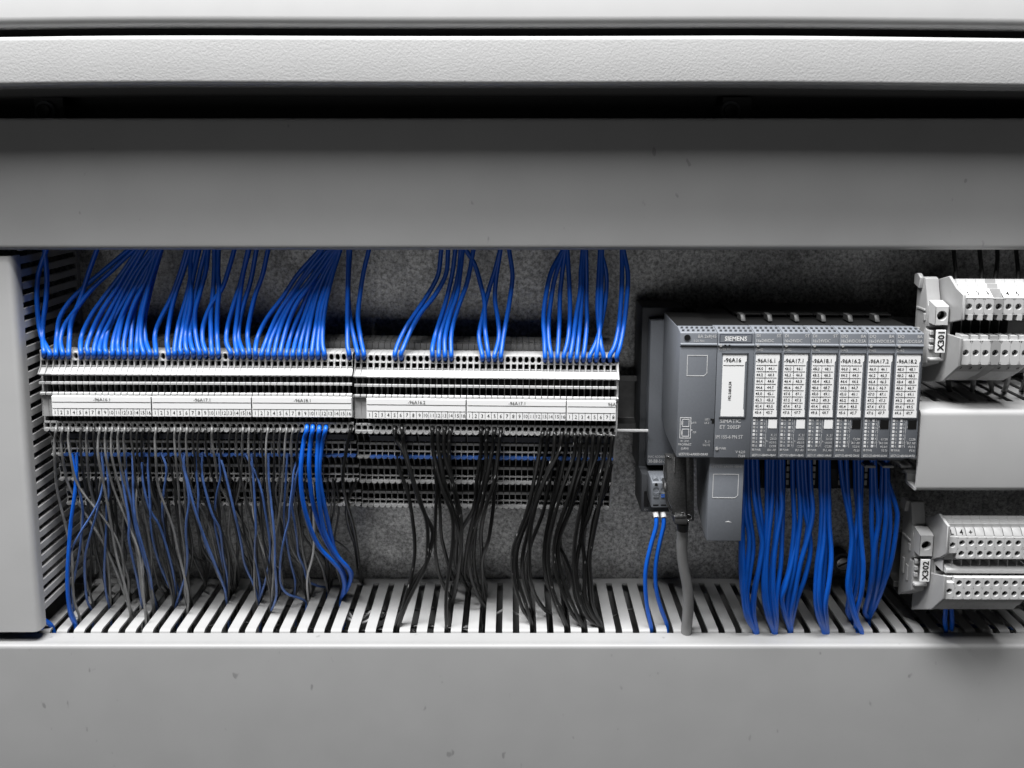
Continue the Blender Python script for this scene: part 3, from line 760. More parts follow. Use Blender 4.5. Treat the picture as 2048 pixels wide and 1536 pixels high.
# ------------------------------------------------------------------ X301 and X302 terminal blocks
def bracket(name, tagtext, px, rows, D, tagbox, hole, label, rot):
    """end bracket: rows are photo rows of its profile at x=px"""
    o = at(px, rows['top'], D)
    t = thing('end_bracket', label, 'end bracket', o)
    z = lambda py, dd=0: zr(py, D+dd)-o.z
    mp = mpp(rows['mid'], D); wid = rows['w']*mp
    m = MB()
    m.prism([(12, z(rows['hook']+4, 12)), (14, z(rows['hook'], 14)), (20, z(rows['hook']+2, 20)), (21, z(rows['foot']+8, 21)), (8, z(rows['foot']+2, 8)), (6, z(rows['foot'], 6)), (6, z(rows['mid']+6, 6)),
             (9, z(rows['mid']+2, 9)), (9, z(rows['mid']-2, 9)), (6, z(rows['mid']-2, 6)), (6, z(rows['top']+2, 6)), (8, z(rows['top']-4, 8)), (10.5, z(rows['hook']+26, 10.5))], 0, wid)
    m.build('body', M['greyplastic2'], t, bevel=.5)
    m = MB(); hx, hz, hr = (hole[0]-px)*mp, z(hole[1]), hole[2]*mp
    m.holed(wid/2, (z(rows['top'])+z(rows['mid']-5))/2, 0, wid-.2, z(rows['top'])-z(rows['mid']-5), hr, hr, 9, n=20)
    m.build('screw_face', [M['white'], M['dark']], t)
    m = MB(); a, b_ = z(rows['top']), z(rows['mid']-5)
    m.prism([(.0, a), (7, a+2.2), (7, b_), (0, b_)], .1, .35).prism([(.0, a), (7, a+2.2), (7, b_), (0, b_)], wid-.35, wid-.1)
    m.prism([(.02, a), (7, a+2.2), (7, a+1.6), (.02, a-.4)], .35, wid-.35)
    m.build('screw_housing', M['white'], t)
    x0, y0, x1, y1 = tagbox
    m = MB(); m.box((x0-px)*mp, (x1-px)*mp, .2, 1.2, z(y1), z(y0)); tg_ = m.build('tag', M['label'], t, bevel=.15, seg=1)
    m = MB(); m.text(tagtext, ((x0+x1)/2-px)*mp, (z(y0)+z(y1))/2, .08, 3.3, rot=R(90), sx=1.08, bold=.03); m.build('lettering', M['ink'], tg_)
    for i, dz in enumerate((.0, 4.2, 8.2)):
        m = MB(); m.box(.5, 2.6, 4.4, 6.2, z(rows['mid']+14)-dz-1.4, z(rows['mid']+14)-dz+1.0); m.build('catch', M['white'], t, bevel=.25, seg=1)
    m = MB(); m.prism([(3, z(rows['foot']-6)), (3, z(rows['foot'])+.4), (5, z(rows['foot'])-.4), (9, z(rows['foot'])-.4), (9, z(rows['foot']-6))], .4, wid-.2); m.build('foot', M['white'], t, bevel=.5)
    m = MB()
    for i in range(2): m.box(-.8, .1, 10+4.5*i, 12.6+4.5*i, z(rows['foot']-22, 12)+2*i, z(rows['mid']+10, 12)+2.2*i)
    m.box(-.8, .1, 9.5, 18.5, z(rows['top']+8, 12), z(rows['top']+3, 12)); m.box(-.8, .1, 9, 11, z(rows['top']+26, 12), z(rows['top']+12, 12))
    m.build('side_rib', M['greyplastic2'], t, bevel=.3, seg=1)
    m = MB(); m.prism([(13, z(rows['hook']+3, 13)), (16, z(rows['hook'], 16)+2.0), (20, z(rows['hook'], 20)+1.6), (20, z(rows['hook'], 20)-4), (14.5, z(rows['hook']+24, 14))], -2.2, .2); m.build('hook', M['greyplastic2'], t, bevel=.4, seg=1)
    return t
M['greyplastic2'] = mat('pale_grey_bracket_plastic', .36, .45, noise=(200, .04))
bracket('x301', 'X301', 1871.5, dict(top=613, mid=655, foot=726, hook=553, w=27.5), 413, (1877, 660.5, 1896, 706), (1885.5, 632.5, 10), 'pale end bracket with hand-written tag X301', 0)
bracket('x302', 'X302', 1840.5, dict(top=1071, mid=1117, foot=1180, hook=1000, w=27.5), 422, (1846, 1120, 1865, 1164), (1855, 1095, 9.8), 'pale end bracket with hand-written tag X302', 0)

def end_profile(pts, D, zref): return [(d-D, zr(y, d)-zref) for d, y in pts]
# X301
D3 = 404.0
o3 = at(1928.5, 613, D3); P3 = 19.75*mpp(640, D3)
x3 = thing('terminal_block', 'upper right block of single-hole terminals numbered 1 to 6', 'terminal block', o3, R(.25))
prof3 = [(404,596.5),(404,629),(408,630.5),(424,632),(424,677),(406,678),(404,681),(404,728.5),(406,730.5),(411,743),(412,744.5),(416,751),(418,752),(424,760),(440,760),(440,575),(413.2,557.5),(412.6,566.5),(411.2,567.5),(410.4,576.5),(408.4,577.5)]
e3 = [(402.6,590),(402.6,640),(415,645),(415,668),(402.6,676),(402.6,733),(417,763),(441,764),(441,566),(417,552),(409.5,576)]
m = MB(); m.prism(end_profile(e3, D3, o3.z), -1.7, -.05); m.build('end_plate', M['greyplastic2'], x3, bevel=.3, seg=1)
def term3(material):
    m = MB(); p = P3-.12
    pr = end_profile(prof3, D3, o3.z)
    z = lambda py, d=404.0: zr(py, d)-o3.z
    back = [(q[0]+(3 if 0 <= q[0] < 2 else 0), q[1]) for q in pr]
    m.prism(back, 0, p)
    for y0, y1 in ((596.8, 629.2), (680.5, 728.2)):
        cz = (z(y0)+z(y1))/2 + (-.3 if y0 > 650 else 0)
        m.holed(p/2, cz, -.04, p, z(y0)-z(y1), 1.72, 1.76, 7, n=16)
        for xa_ in (0, p-.2): m.box(xa_, xa_+.2, 0, 3.2, z(y1), z(y0))
        m.box(.2, p-.2, 0, 3.2, z(y0)-.25, z(y0)); m.box(.2, p-.2, 0, 3.2, z(y1), z(y1)+.25)
    m.box(.85, p-.2, 19.2, 19.95, z(675, 424), z(634, 424), 1)
    m.box(p*.45, p-.3, -.2, 6, z(640), z(629.3)); m.box(.4, p*.8, 1, 7, z(680.3), z(672))
    return m.build('terminal', [material, M['dark']], x3, bevel=0)
ta = term3(M['white']); tb = term3(M['greyplastic'])
tb.location = (3*P3*S, 0, 0); tb['label'] = 'darker grey terminal between 3 and 4'
for k in (1, 2, 4, 5, 6): copy(ta, x3, (k*P3, 0, 0))
z = lambda py, d=404.0: zr(py, d)-o3.z
def cards3(x0, n, nums, upper):
    m = MB()
    if upper: m.prism([(-.25, z(595.8)), (4.3, z(578, 408.5)), (5.2, z(578, 408.5)), (1, z(596.2))], x0, x0+n*P3-.8)
    else: m.prism([(1.2, z(729.8)), (6.2, z(743, 410)), (7.2, z(743, 410)), (3, z(729.8))], x0, x0+n*P3-.8)
    c = m.build('marker_card', M['label'] if upper else M['greyplastic2'], x3, bevel=.1, seg=1)
    t = MB()
    for i, s_ in enumerate(nums):
        if upper:
            q = MB(); q.text(s_, x0+(i+.5)*P3-.2, 0, 0, 2.8, bold=.025)
            fr_ = lambda v: (v[0], 2.02+v[2]*.68-.12, (z(595.8)+z(578, 408.5))/2 + v[2]*.735+.08)
        else:
            q = MB(); q.text(s_, x0+(i+.5)*P3-.2, 0, 0, 2.4, bold=.02)
            fr_ = lambda v: (v[0], 3.7 - v[2]*.72 - .2, (z(729.8)+z(743, 410))/2 + v[2]*.72)
        n0 = len(t.v); t.v += [fr_(v) for v in q.v]; t.f += [tuple(n0+i_ for i_ in f) for f in q.f]; t.m += q.m
    t.build('lettering', M['ink'], c)
cards3(.2, 3, '123', True); cards3(4*P3+.2, 3, '456', True); cards3(.2, 3, '123', False); cards3(4*P3-.4, 3, '456', False)

# X302
D4 = 411.0
o4 = at(1896, 1090, D4); P4 = 18.72*mpp(1090, D4)
x4 = thing('terminal_block', 'lower right block of double-hole terminals with hand-written L 4 +', 'terminal block', o4, R(.2))
e4 = [(409.5,1052),(409.5,1108),(415,1115),(423,1118),(423,1146),(409.5,1152),(409.5,1198),(420,1219),(441,1219),(441,1040),(419,1027),(412,1046)]
m = MB(); m.prism(end_profile(e4, D4, o4.z), -1.7, -.05); m.build('end_plate', M['greyplastic2'], x4, bevel=.3, seg=1)
prof4 = [(411,1074),(411,1117),(414,1118.5),(423,1120),(423,1153),(413,1154),(411,1155.5),(411,1198.5),(414,1200),(417,1209),(419,1210),(422,1218),(440,1218),(440,1046),(418.2,1031),(417.8,1038.5),(416.6,1039),(416.2,1046.5),(414.6,1047.5),(412.4,1073)]
def term4(single):
    m = MB(); p = P4-.12
    z = lambda py, d=411.0: zr(py, d)-o4.z
    pr = end_profile(prof4, D4, o4.z)
    m.prism([(q[0]+(3 if 0 <= q[0] < 2 else 0), q[1]) for q in pr], 0, p)
    if single: cells = ((1074, 1106, 1091), (1166, 1198, 1180))
    else: cells = ((1074.3, 1097, 1086), (1097, 1117, 1108), (1155.8, 1176, 1164), (1176, 1198.3, 1186.5))
    for y0, y1, yc in cells:
        zc = (z(y0)+z(y1))/2
        m.holed(p/2, zc, -.04, p, z(y0)-z(y1), 1.62, 1.66, 7, n=16)
        for xa_ in (0, p-.2): m.box(xa_, xa_+.2, 0, 3.2, z(y1), z(y0))
        m.box(.2, p-.2, 0, 3.2, z(y0)-.2, z(y0)); m.box(.2, p-.2, 0, 3.2, z(y1), z(y1)+.2)
    m.box(.9, p-.1, 11.2, 11.9, z(1140, 423), z(1121, 423), 1)
    m.box(0, .5, 4, 12, z(1140, 416), z(1118, 416))
    return m.build('terminal', [M['white'], M['dark']], x4)
t0 = term4(True); t1 = term4(False); t1.location = (P4*S, 0, 0)
for k in range(2, 9): copy(t1, x4, (k*P4, 0, 0))
z4 = lambda py, d=411.0: zr(py, d)-o4.z
for k in range(9):
    m = MB()
    m.prism([(.7, z4(1072, 411.7)), (2.7, z4(1056, 413.7)), (4, z4(1056, 413.7)), (2, z4(1072, 411.7))], .15, P4-.3)
    if k == 0: mk = m.build('marker_card', M['greyplastic2'], x4, loc=(0, 0, 0), bevel=.1, seg=1); c = mk
    else: c = copy(mk, x4, (k*P4, 0, 0))
    if k < 3:
        q = MB(); q.text('L4+'[k], P4*.5, 0, 0, 2.7, bold=.02); t = MB()
        t.v = [(v[0], 1.7+v[2]*.46-.14, (z4(1072, 411.7)+z4(1056, 413.7))/2+v[2]*.89+.07) for v in q.v]; t.f = q.f; t.m = q.m
        t.build('lettering', M['ink'], c)
m = MB(); m.prism(fillet([(5, z4(1137)), (2, z4(1143)), (2, z4(1151)), (9, z4(1152)), (9, z4(1137))], {1: .6, 2: .6}, 3), 1.2, 9*P4); m.build('bus_bar', M['white'], x4)

# ------------------------------------------------------------------ wires
def snap(px, py, keep=.55):
    """nearest slot of the bottom duct for a wire end seen at px,py"""
    p = at_z(px, py, Z_TOP)
    n = round((p.x - SLOT_W/2 - X_S0)/PITCH_F)
    sx = slot_x(n)
    return Vector((sx + max(-SLOT_W/2*keep, min(SLOT_W/2*keep, p.x-sx)), p.y, Z_TOP))
wires = 0
def wire(pts, r, material, label, group, sub=4, n=8, name='wire', pale=None):
    global wires
    wires += 1
    sp = spline(pts, sub)
    m = MB(); m.tube(sp, r, n)
    o = m.build(name, M[material], shift=tuple(pts[0]), angle=80)
    return tag(o, label, 'wire', group)
def px_wire(pp, D0_, D1_, pw=1.0, bulge=0.0):
    k = len(pp)
    return [at(x, y, D0_ + (D1_-D0_)*((i/(k-1))**pw) - bulge*math.sin(math.pi*i/(k-1))) for i, (x, y) in enumerate(pp)]
def num(st): return [tuple(float(v) for v in q.split(',')) for q in st.split()]

CARD = ['card 96A16.1 nearest the duct', 'card 96A17.1 beside 96A18.1', 'card 96A18.1', 'card 96A16.2 at mid-row', 'card 96A17.1 beside 96A16.2', 'the last card cut at 96A']
# thick blue wires entering the tops: card, terminal, pixels from the top down
UP = """
g1 a 91,505 77.5,545 74,582 75,620 82,670 99,711
g1 b 90,505 94,555 92,600 87,640 85,670 88,708
0 1 250,505 212,537 170,572 140,602 120,635 114,670 112,711
0 2 262,505 225,540 185,577 155,615 130,650 121,680 125,711
0 3 192,505 177,547 160,600 143,642 139,675 137.5,711
0 5 272,505 245,545 215,585 185,627 165,667 161,692 162,711
0 6 278,505 252,545 230,582 205,620 185,660 174,692 176,711
0 7 285,505 265,540 245,575 220,620 200,660 190,690 188,711
0 8 297,507 270,545 247,585 227,630 207,670 199,695 200,711
0 9 300,512 277,547 255,590 235,625 217,660 210,692 212,711
0 10 305,517 282,555 262,592 240,640 227,680 225,711
0 11 307,505 287,560 266,588 247,630 236,680 237,711
0 12 312,505 295,555 272,600 257,642 248,685 249,711
0 13 316,505 300,555 276,598 266,640 262,685 262,711
0 14 317,505 302,540 290,585 280,635 274,680 274.5,711
0 15 320,505 301,560 293,592 283,640 281,680 287,711
0 16 321,505 307,555 297,597 289,640 291,680 299.5,711
1 1 372,505 360,547 340,600 320,640 310,670 312,711
1 3 378,505 367,542 350,592 340,635 334,680 337,711
1 4 390,505 380,562 370,605 357,650 350,692 349.5,711
1 5 397,505 386,555 377,600 367,650 360,692 362,711
1 6 383,505 381,540 382,580 380,620 372,660 371,692 374.5,711
1 7 410,505 400,545 390,592 386,630 380,667 383,692 387,709
1 8 416,505 412,540 400,585 391,620 390,655 394,685 399,711
1 9 467,505 460,530 445,575 422,610 407,650 405,680 411,709
1 10 429,505 429,535 426,585 422,630 422,680 424,711
1 11 437,505 436,545 438,580 435,620 434,667 436.5,709
1 13 495,505 482,562 467,610 455,655 453,685 461,710
1 14 497,505 487,545 480,590 475,630 470,675 474,711
1 15 512,505 502,560 490,600 480,640 477,675 486,710
1 16 535,505 525,550 510,592 500,635 495,670 498.5,709
2 1 635,505 595,550 565,595 535,635 517,670 511,695 511,712
2 2 640,505 610,547 580,592 555,630 535,675 525,700 523.5,712
2 3 650,507 617,545 585,590 560,640 542,680 537,705 536,712
2 4 652,512 615,565 587,600 567,640 555,675 548.5,712
2 5 657,517 625,562 595,605 577,645 565,685 561,712
2 6 662,505 637,545 617,585 600,625 582,670 575,700 573.5,712
2 7 667,510 645,550 626,585 610,630 595,670 588,700 586,712
2 8 670,512 650,552 632,590 615,640 603,680 598.5,712
2 9 672,512 652,547 635,590 622,640 614,680 611,712
2 10 675,512 657,555 640,607 632,650 626,685 623.5,712
2 11 676,512 662,557 645,615 640,650 636,685 636,712
2 12 679,505 665,550 652,605 646,650 645,687 648.5,712
2 16 697,505 696,560 695,610 695,650 695,690 698,712
g2 a 700,505 697,560 697,600 700,635 708,675 715,712
g2 b 736,507 727,545 720,590 716,635 721,675 727.5,712
3 5 882,505 876,550 855,590 832,625 812,655 797,685 790,713
3 6 896,505 892,548 870,590 842,625 822,660 807,695 802.5,713
3 11 910,505 905,545 895,590 885,625 872,665 865,695 865,714
3 12 921,505 918,540 907,590 892,635 880,672 877,705 877.5,714
3 13 925,505 920,550 914,590 900,632 890,675 890,714
3 14 946,505 935,562 920,605 907,645 902,677 902.5,714
4 3 999,505 990,540 976,585 966,630 958,672 960,700 964.5,716
4 4 935,505 950,530 963,575 969,605 970,655 974,690 977,716
4 5 1000,507 992,560 990,600 996,640 998,675 993,700 989.5,716
4 6 1019,505 1025,550 1020,597 1012,645 1006,680 1002,716
4 13 1123,505 1102,545 1091,595 1087,640 1089,680 1090,717
4 14 1126,507 1110,555 1102,600 1097,645 1098,685 1102.5,717
4 15 1130,507 1124,550 1120,590 1119,640 1117,680 1115,717
4 16 1135,505 1138,560 1140,610 1139,650 1135,685 1128,717
5 1 1165,505 1162,540 1160,585 1152,635 1147,675 1141,717
5 2 1168,505 1164,575 1162,620 1158,670 1154,717
5 3 1172,505 1173,560 1173,610 1174,645 1170,690 1167,717
5 4 1202,505 1212,545 1212,590 1204,640 1194,680 1180,717
5 5 1204,505 1203,560 1202,600 1200,650 1196,690 1193,717
5 6 1200,505 1197,560 1195,610 1198,655 1202,690 1207,717
5 7 1244,505 1244,555 1242,600 1238,650 1230,690 1220,717
5 8 1248,505 1256,550 1253,605 1248,650 1240,692 1234,717
"""
GU = 'thick blue wires entering the tops of the terminal strips'
rw = random.Random(11)
for ln in UP.strip().splitlines():
    g, k, rest = ln.split(' ', 2)
    pp = num(rest)
    x0, y0 = pp[0]; x1, y1 = pp[1]
    up = (x0 + (x0-x1)*.8, y0 - (y1-y0)*.8)
    pp = [up] + pp
    if g == 'g1': lab = f'thick blue wire into the {"second" if k == "a" else "first"} grey end terminal beside the vertical duct'
    elif g == 'g2': lab = f'thick blue wire into the {"first" if k == "a" else "second"} grey terminal between cards 96A18.1 and 96A16.2'
    else: lab = f'thick blue wire into top of {ORD[int(k)]} terminal of {CARD[int(g)]}'
    pp = [p_ for p_ in pp[:-1] if p_[1] < 699] + [pp[-1]]
    j = rw.uniform(-2.0, 2.5)
    kk = len(pp)
    pts = []
    for i, (x, y) in enumerate(pp):
        f = min(1, max(0, (y-500)/212))
        g_ = min(1, max(0, (y-655)/52)); pts.append(at(x, y, 446.5 - 6*f**1.3 - 9.3*g_*g_*(3-2*g_) + j*math.sin(math.pi*f)))
    ex, ey = pp[-1]
    pts[-1] = at(ex, ey-6, 431.0); pts.append(at(ex, ey+1.5, 432.2)); pts.append(at(ex, ey+4.5, 435)); pts.append(at(ex, ey+5.5, 439))
    wire(pts, 1.36, 'blue', lab, GU, sub=5, n=10)

# ends at the bottom duct: last pixel point lies on the slotted wall, then the wire drops inside
def down_wire(pp, D0_, r, material, label, group, bulge=2.0, sub=4, n=8, start=None, jit=0.0):
    e = snap(*pp[-1])
    k = len(pp)
    pts = []
    if start:
        pts.append(at(pp[0][0], pp[0][1]-5, 436)); pts.append(at(pp[0][0], pp[0][1]-3, 432.6))
    for i, (x, y) in enumerate(pp[:-1]):
        t = i/(k-1)
        if start and i == 0:
            pts.append(at(x, y, 430.6-r*.5)); pts.append(at(x*.8+pp[1][0]*.2, max(y+6, 863), 429.6-r)); continue
        f = t**1.6
        fw_ = 5.5*math.sin(math.pi*min(1, t/.5)) if start else 0
        pts.append(at(x, y, D0_ + (e.y-D0_)*f - fw_ - bulge*math.sin(math.pi*t) + jit*math.sin(math.pi*t)))
    pts.append(e); pts.append(e + Vector((rw.uniform(-.3, .3), rw.uniform(-.5, 1.5), -7))); pts.append(e + Vector((rw.uniform(-.4, .4), rw.uniform(-1, 2), -22)))
    return wire(pts, r, material, label, group, sub=sub, n=n)

# black cables under the second strip (zoomed pixel table)
def T(st, ox, oy, k): return [(ox+a*k, oy+b*k) for a, b in num(st)]
Z6 = (760, 840, .293)
BL = """
3 5 98,55 110,130 170,240 250,500 310,650 360,760 340,900 310,990 220,1120 160,1290 110,1400
3 6 148,50 165,170 200,320 270,540 320,700 325,880 310,1000 260,1100 180,1260 130,1410
t 118,240 130,330 190,500 225,700 238,880 220,1040 185,1170 150,1300 120,1400
3 11 355,60 365,220 430,480 490,640 500,800 480,980 455,1150 450,1300 455,1420
3 12 395,65 400,200 440,420 500,620 545,800 550,980 520,1100 495,1230
3 13 438,60 440,240 500,440 550,640 555,820 540,1000 520,1140 500,1250
3 14 480,65 470,200 480,340 520,560 530,760 520,960 560,1080 610,1180
t 365,230 385,440 380,640 375,860 400,1040 450,1160 495,1240
t 410,240 400,420 410,620 420,800 460,960 500,1080 515,1150
4 3 688,65 690,200 660,420 640,600 560,740 515,860 515,980 560,1080 610,1180
4 4 730,65 725,200 720,360 670,560 620,740 590,900 580,1060 640,1120 715,1150
4 5 780,70 770,180 730,400 690,600 640,760 610,900 620,1060 670,1200 710,1280
4 6 825,75 810,200 780,420 720,600 690,760 695,900 705,1060 720,1130 725,1200
t 695,250 690,400 660,600 650,780 640,940 660,1090 710,1220
t 775,260 785,420 770,620 740,820 700,940 700,1060 700,1120 712,1240
4 13 1110,85 1095,180 1050,420 1010,600 950,770 910,880 905,1000 920,1120 970,1280 1030,1380
4 14 1150,85 1135,200 1080,440 1030,620 960,800 930,940 945,1100 990,1240 1035,1400
4 15 1195,90 1180,250 1110,440 1060,560 1010,760 975,920 975,1060 1010,1200 1042,1300
4 16 1245,90 1220,220 1140,380 1070,560 1030,740 1020,900 1025,1080 1060,1200 1120,1290 1165,1325
5 1 1285,90 1270,200 1220,440 1170,620 1130,800 1125,940 1150,1100 1200,1260 1260,1400
5 2 1328,95 1325,240 1240,480 1180,700 1150,860 1150,1000 1180,1160 1240,1320 1275,1410
5 3 1372,95 1360,250 1310,450 1270,580 1210,760 1190,880 1200,1040 1250,1180 1310,1320 1385,1410
5 4 1415,95 1400,260 1340,440 1300,600 1230,780 1215,920 1240,1060 1290,1200 1350,1340 1390,1415
5 5 1460,95 1440,300 1400,470 1350,700 1325,900 1330,1060 1360,1220 1420,1350 1500,1410
5 6 1505,95 1480,240 1420,420 1390,640 1370,800 1340,1000 1360,1160 1430,1320 1505,1410
5 7 1548,95 1530,250 1480,440 1430,640 1380,780 1395,940 1395,1100 1410,1240 1470,1360 1510,1415
5 8 1592,100 1570,250 1530,420 1490,620 1450,820 1430,960 1440,1100 1450,1240 1480,1340 1508,1400
t 1230,270 1190,480 1150,700 1120,900 1130,1080 1170,1180 1240,1320
t 1490,280 1440,500 1400,720 1390,900 1405,1080 1395,1220
t 1370,420 1290,640 1220,830 1260,930 1310,1060 1330,1200 1380,1340
t 1310,500 1230,700 1240,900 1290,1080 1290,1220
t 1185,270 1150,460 1110,640 1040,820 1000,960 1000,1090 1030,1250
t 1580,300 1540,480 1470,640 1440,800 1420,960 1425,1120 1440,1260 1500,1400
"""
GB = 'black cables hanging from the second strip'
nt_ = 0
for ln in BL.strip().splitlines():
    q = ln.split()
    if q[0] == 't':
        nt_ += 1
        pp = T(' '.join(q[1:]), *Z6)
        down_wire(pp, 437.2, 1.15, 'blackwire', f'black cable from a lower tier, {ORD[nt_]} such cable counted towards the modules', GB, bulge=1, jit=rw.uniform(0, 4))
    else:
        pp = T(' '.join(q[2:]), *Z6)
        down_wire(pp, 433.5, 1.22, 'blackwire', f'black cable below {ORD[int(q[1])]} terminal of {CARD[int(q[0])]}', GB, bulge=2, start=True, jit=rw.uniform(-3, 5))

# four thick blue wires and dark ones under card 96A18.1
Z5 = (400, 840, .2929)
for i, st in enumerate(("730,45 710,140 690,300 695,500 740,700 810,860 900,960 960,1030 985,1110 980,1180 968,1220", "770,45 755,150 745,330 770,560 830,760 900,900 970,1020 990,1110 985,1200",
                        "815,50 805,150 800,340 815,560 850,760 930,920 1010,1010 1030,1080 1000,1160 985,1210", "860,50 835,160 815,350 840,540 880,720 920,890 980,980 1035,1050 1010,1130 990,1195")):
    down_wire(T(st, *Z5), 433.5, 1.3, 'blue', f'thick blue wire hanging from the {ORD[9+i]} terminal of card 96A18.1', 'thick blue wires hanging under card 96A18.1', bulge=4, start=True, sub=5, n=10, jit=i*1.2)
down_wire(T("1030,60 1000,200 975,400 1000,560 1040,700 1070,860 1090,1020 1105,1110", *Z5), 433.5, 1.1, 'blackwire', 'black cable hanging from the last terminal of card 96A18.1', GB, bulge=2, start=True)
down_wire(T("1070,405 1020,520 1000,620 1020,740 1060,860 1080,1000 1100,1105", *Z5), 443, 1.1, 'blackwire', 'black cable with pale top from the third tier beside the thick blue wires', GB, bulge=2)
down_wire(T("700,730 800,760 920,820 1010,890 1060,970 1050,1060 1020,1105", *Z5), 470, .6, 'thingrey', 'thin grey wire looping behind the four thick blue wires', 'thin wires under the first strip', bulge=0)

# thin wires under the first strip
GT = 'thin wires under the first strip'
TB = """144,907 147,930 152,955 150,985 145,1020 141,1050 138,1090 135,1140 135,1180 140,1225 149,1248
154,905 154,940 152,970 146,1010 142,1060 138,1110 136,1150 136,1200 143,1235 151,1250
153,905 152,935 156,962 163,1000 166,1030 163,1070 158,1110 150,1150 145,1180 148,1220
203,905 207,945 205,975 196,1005 180,1035 167,1055 150,1085 140,1110 137,1160 140,1210 150,1244
208,960 195,1020 188,1045 175,1090 170,1120 170,1160 174,1200 182,1218
215,905 215,945 218,985 214,1010 213,1050 210,1110 209,1150 213,1190 220,1214
238,907 243,945 250,990 258,1040 258,1080 266,1120 275,1160 282,1200 285,1215
251,905 252,940 255,970 264,1010 270,1050 282,1100 295,1140 303,1180 310,1210
265,907 266,945 267,990 270,1030 276,1060 290,1110 300,1150 306,1190 312,1212
286,905 284,945 290,985 300,1020 318,1050 332,1090 345,1140 350,1180 352,1205
298,907 296,940 300,1000 302,1050 308,1090 320,1130 335,1165 345,1200
322,905 333,937 328,980 325,1020 327,1050 334,1090 340,1130 350,1190
362,907 367,935 375,970 378,1005 373,1040 372,1070 375,1110 372,1145 362,1180 352,1212
370,905 368,930 380,980 390,1020 400,1050 415,1090 435,1140 450,1180 455,1205
390,907 393,945 397,990 395,1030 400,1050 412,1090 430,1130 447,1170 455,1200
405,905 404,945 412,985 425,1030 440,1060 446,1110 456,1160 457,1198
438,907 440,935 441,955 434,985 431,1010 430,1050 440,1100 450,1150 456,1200
438,906 443,922 450,945 462,995 470,1030 476,1055 483,1090 490,1130 508,1170 517,1203
503,908 507,960 510,1010 512,1060 510,1090 511,1120 520,1170 518,1203
490,907 500,925 515,955 525,990 530,1020 535,1050 539,1080 540,1110 535,1140 530,1165 522,1190 518,1204
537,907 538,960 545,1030 548,1060 550,1090 550,1130 552,1160 553,1190 547,1212 541,1224
575,907 573,940 570,985 568,1025 570,1060 580,1120 590,1160 598,1192
600,908 588,940 585,970 580,1010 578,1040 570,1070 563,1105 560,1140 562,1170 575,1188 595,1195 611,1204
606,908 600,928 592,955 588,985 584,1010 590,1050 594,1080 597,1110 608,1135 615,1160 636,1172 650,1176"""
for i, ln in enumerate(TB.splitlines()):
    pp = num(ln)
    down_wire(pp, 436.2, .72 if i else 1.1, 'thinblue' if i > 1 else 'blue', f'thin blue wire from the second tier, {ORD[i+1]} blue one from the vertical duct', GT, bulge=rw.uniform(2, 6), sub=4, n=6)
ENDS = [(150,1246), (181,1218), (219,1212), (255,1240), (289,1246), (304,1230), (327,1205), (348,1216), (375,1218), (410,1185), (455,1208), (470,1180), (517,1204), (546,1218), (560,1190), (605,1195), (617,1203), (652,1180), (668,1172)]
rg = random.Random(5)
# first tier: one wire per terminal
skip = {3, 16+1, 16+11, 40, 41, 42, 43, 44, 45, 46, 47}
for k in range(48):
    if k in skip: continue
    x = 112.6 + 12.46*k - .3
    y = 855 + .004*k*12.5
    drift = rg.uniform(25, 95) if k < 30 else rg.uniform(-20, 45)
    if k == 0: drift = 32
    if k in (1, 2): drift = 130
    tx = x + drift
    ex, ey = min(ENDS, key=lambda e: abs(e[0]-tx) + rg.uniform(0, 22))
    ex += rg.uniform(-5, 5); ey += rg.uniform(-14, 8)
    if rg.random() < .25: ey = rg.uniform(1172, 1190)
    dx = ex - x
    s1, s2 = rg.uniform(-5, 4), rg.uniform(-7, 7)
    a1, a2 = rg.uniform(.10, .30), rg.uniform(.42, .62)
    pp = [(x, y), (x+s1*.5-1, 882), (x+s1+dx*.03, 915), (x+s1+dx*a1, 975), (x+dx*a2+s2, 1050), (x+dx*(a2+.22)+s2+rg.uniform(-6, 6), 1110), (ex-(ex-x)*.06+rg.uniform(-5, 5), (1110+ey)/2+20), (ex, ey)]
    mt = rg.choice(['thingrey', 'thingrey', 'thindark'])
    c, t = divmod(k, 16)
    down_wire(pp, 433.5, rg.uniform(.62, .74), mt, f'thin grey wire below {ORD[t+1]} terminal of {CARD[c]}', GT, bulge=rg.uniform(-2, 4), start=True, n=6)
# third and fourth tiers
for i in range(72):
    tier = 3 if i % 3 else 4
    x = 166 + 7.15*i + rg.uniform(-4, 4); y = 957 if tier == 3 else 1004
    D_ = 442.2 if tier == 3 else 448
    tx = x + rg.uniform(-15, 70)
    ex, ey = min(ENDS, key=lambda e: abs(e[0]-tx) + rg.uniform(0, 25))
    ex += rg.uniform(-5, 5); ey = min(ey, 1215) + rg.uniform(-30, 4)
    ey = max(ey, 1172)
    s1 = rg.uniform(-10, 6)
    pp = [(x, y), (x+s1*.7, y+28), (x+s1+(ex-x)*.2, y+70), (x+(ex-x)*.55+rg.uniform(-9, 9), (y+ey)/2+25), (ex-(ex-x)*.12+rg.uniform(-6, 6), ey-45), (ex, ey)]
    down_wire(pp, D_, rg.uniform(.62, .76), rg.choice(['thingrey', 'thingrey', 'thindark', 'palewire'] if i % 8 == 0 else ['thingrey', 'thindark', 'thindark']),
              f'thin grey wire from a lower tier, {ORD[i+1]} such wire from the vertical duct', GT, bulge=rg.uniform(-1, 3), n=6)

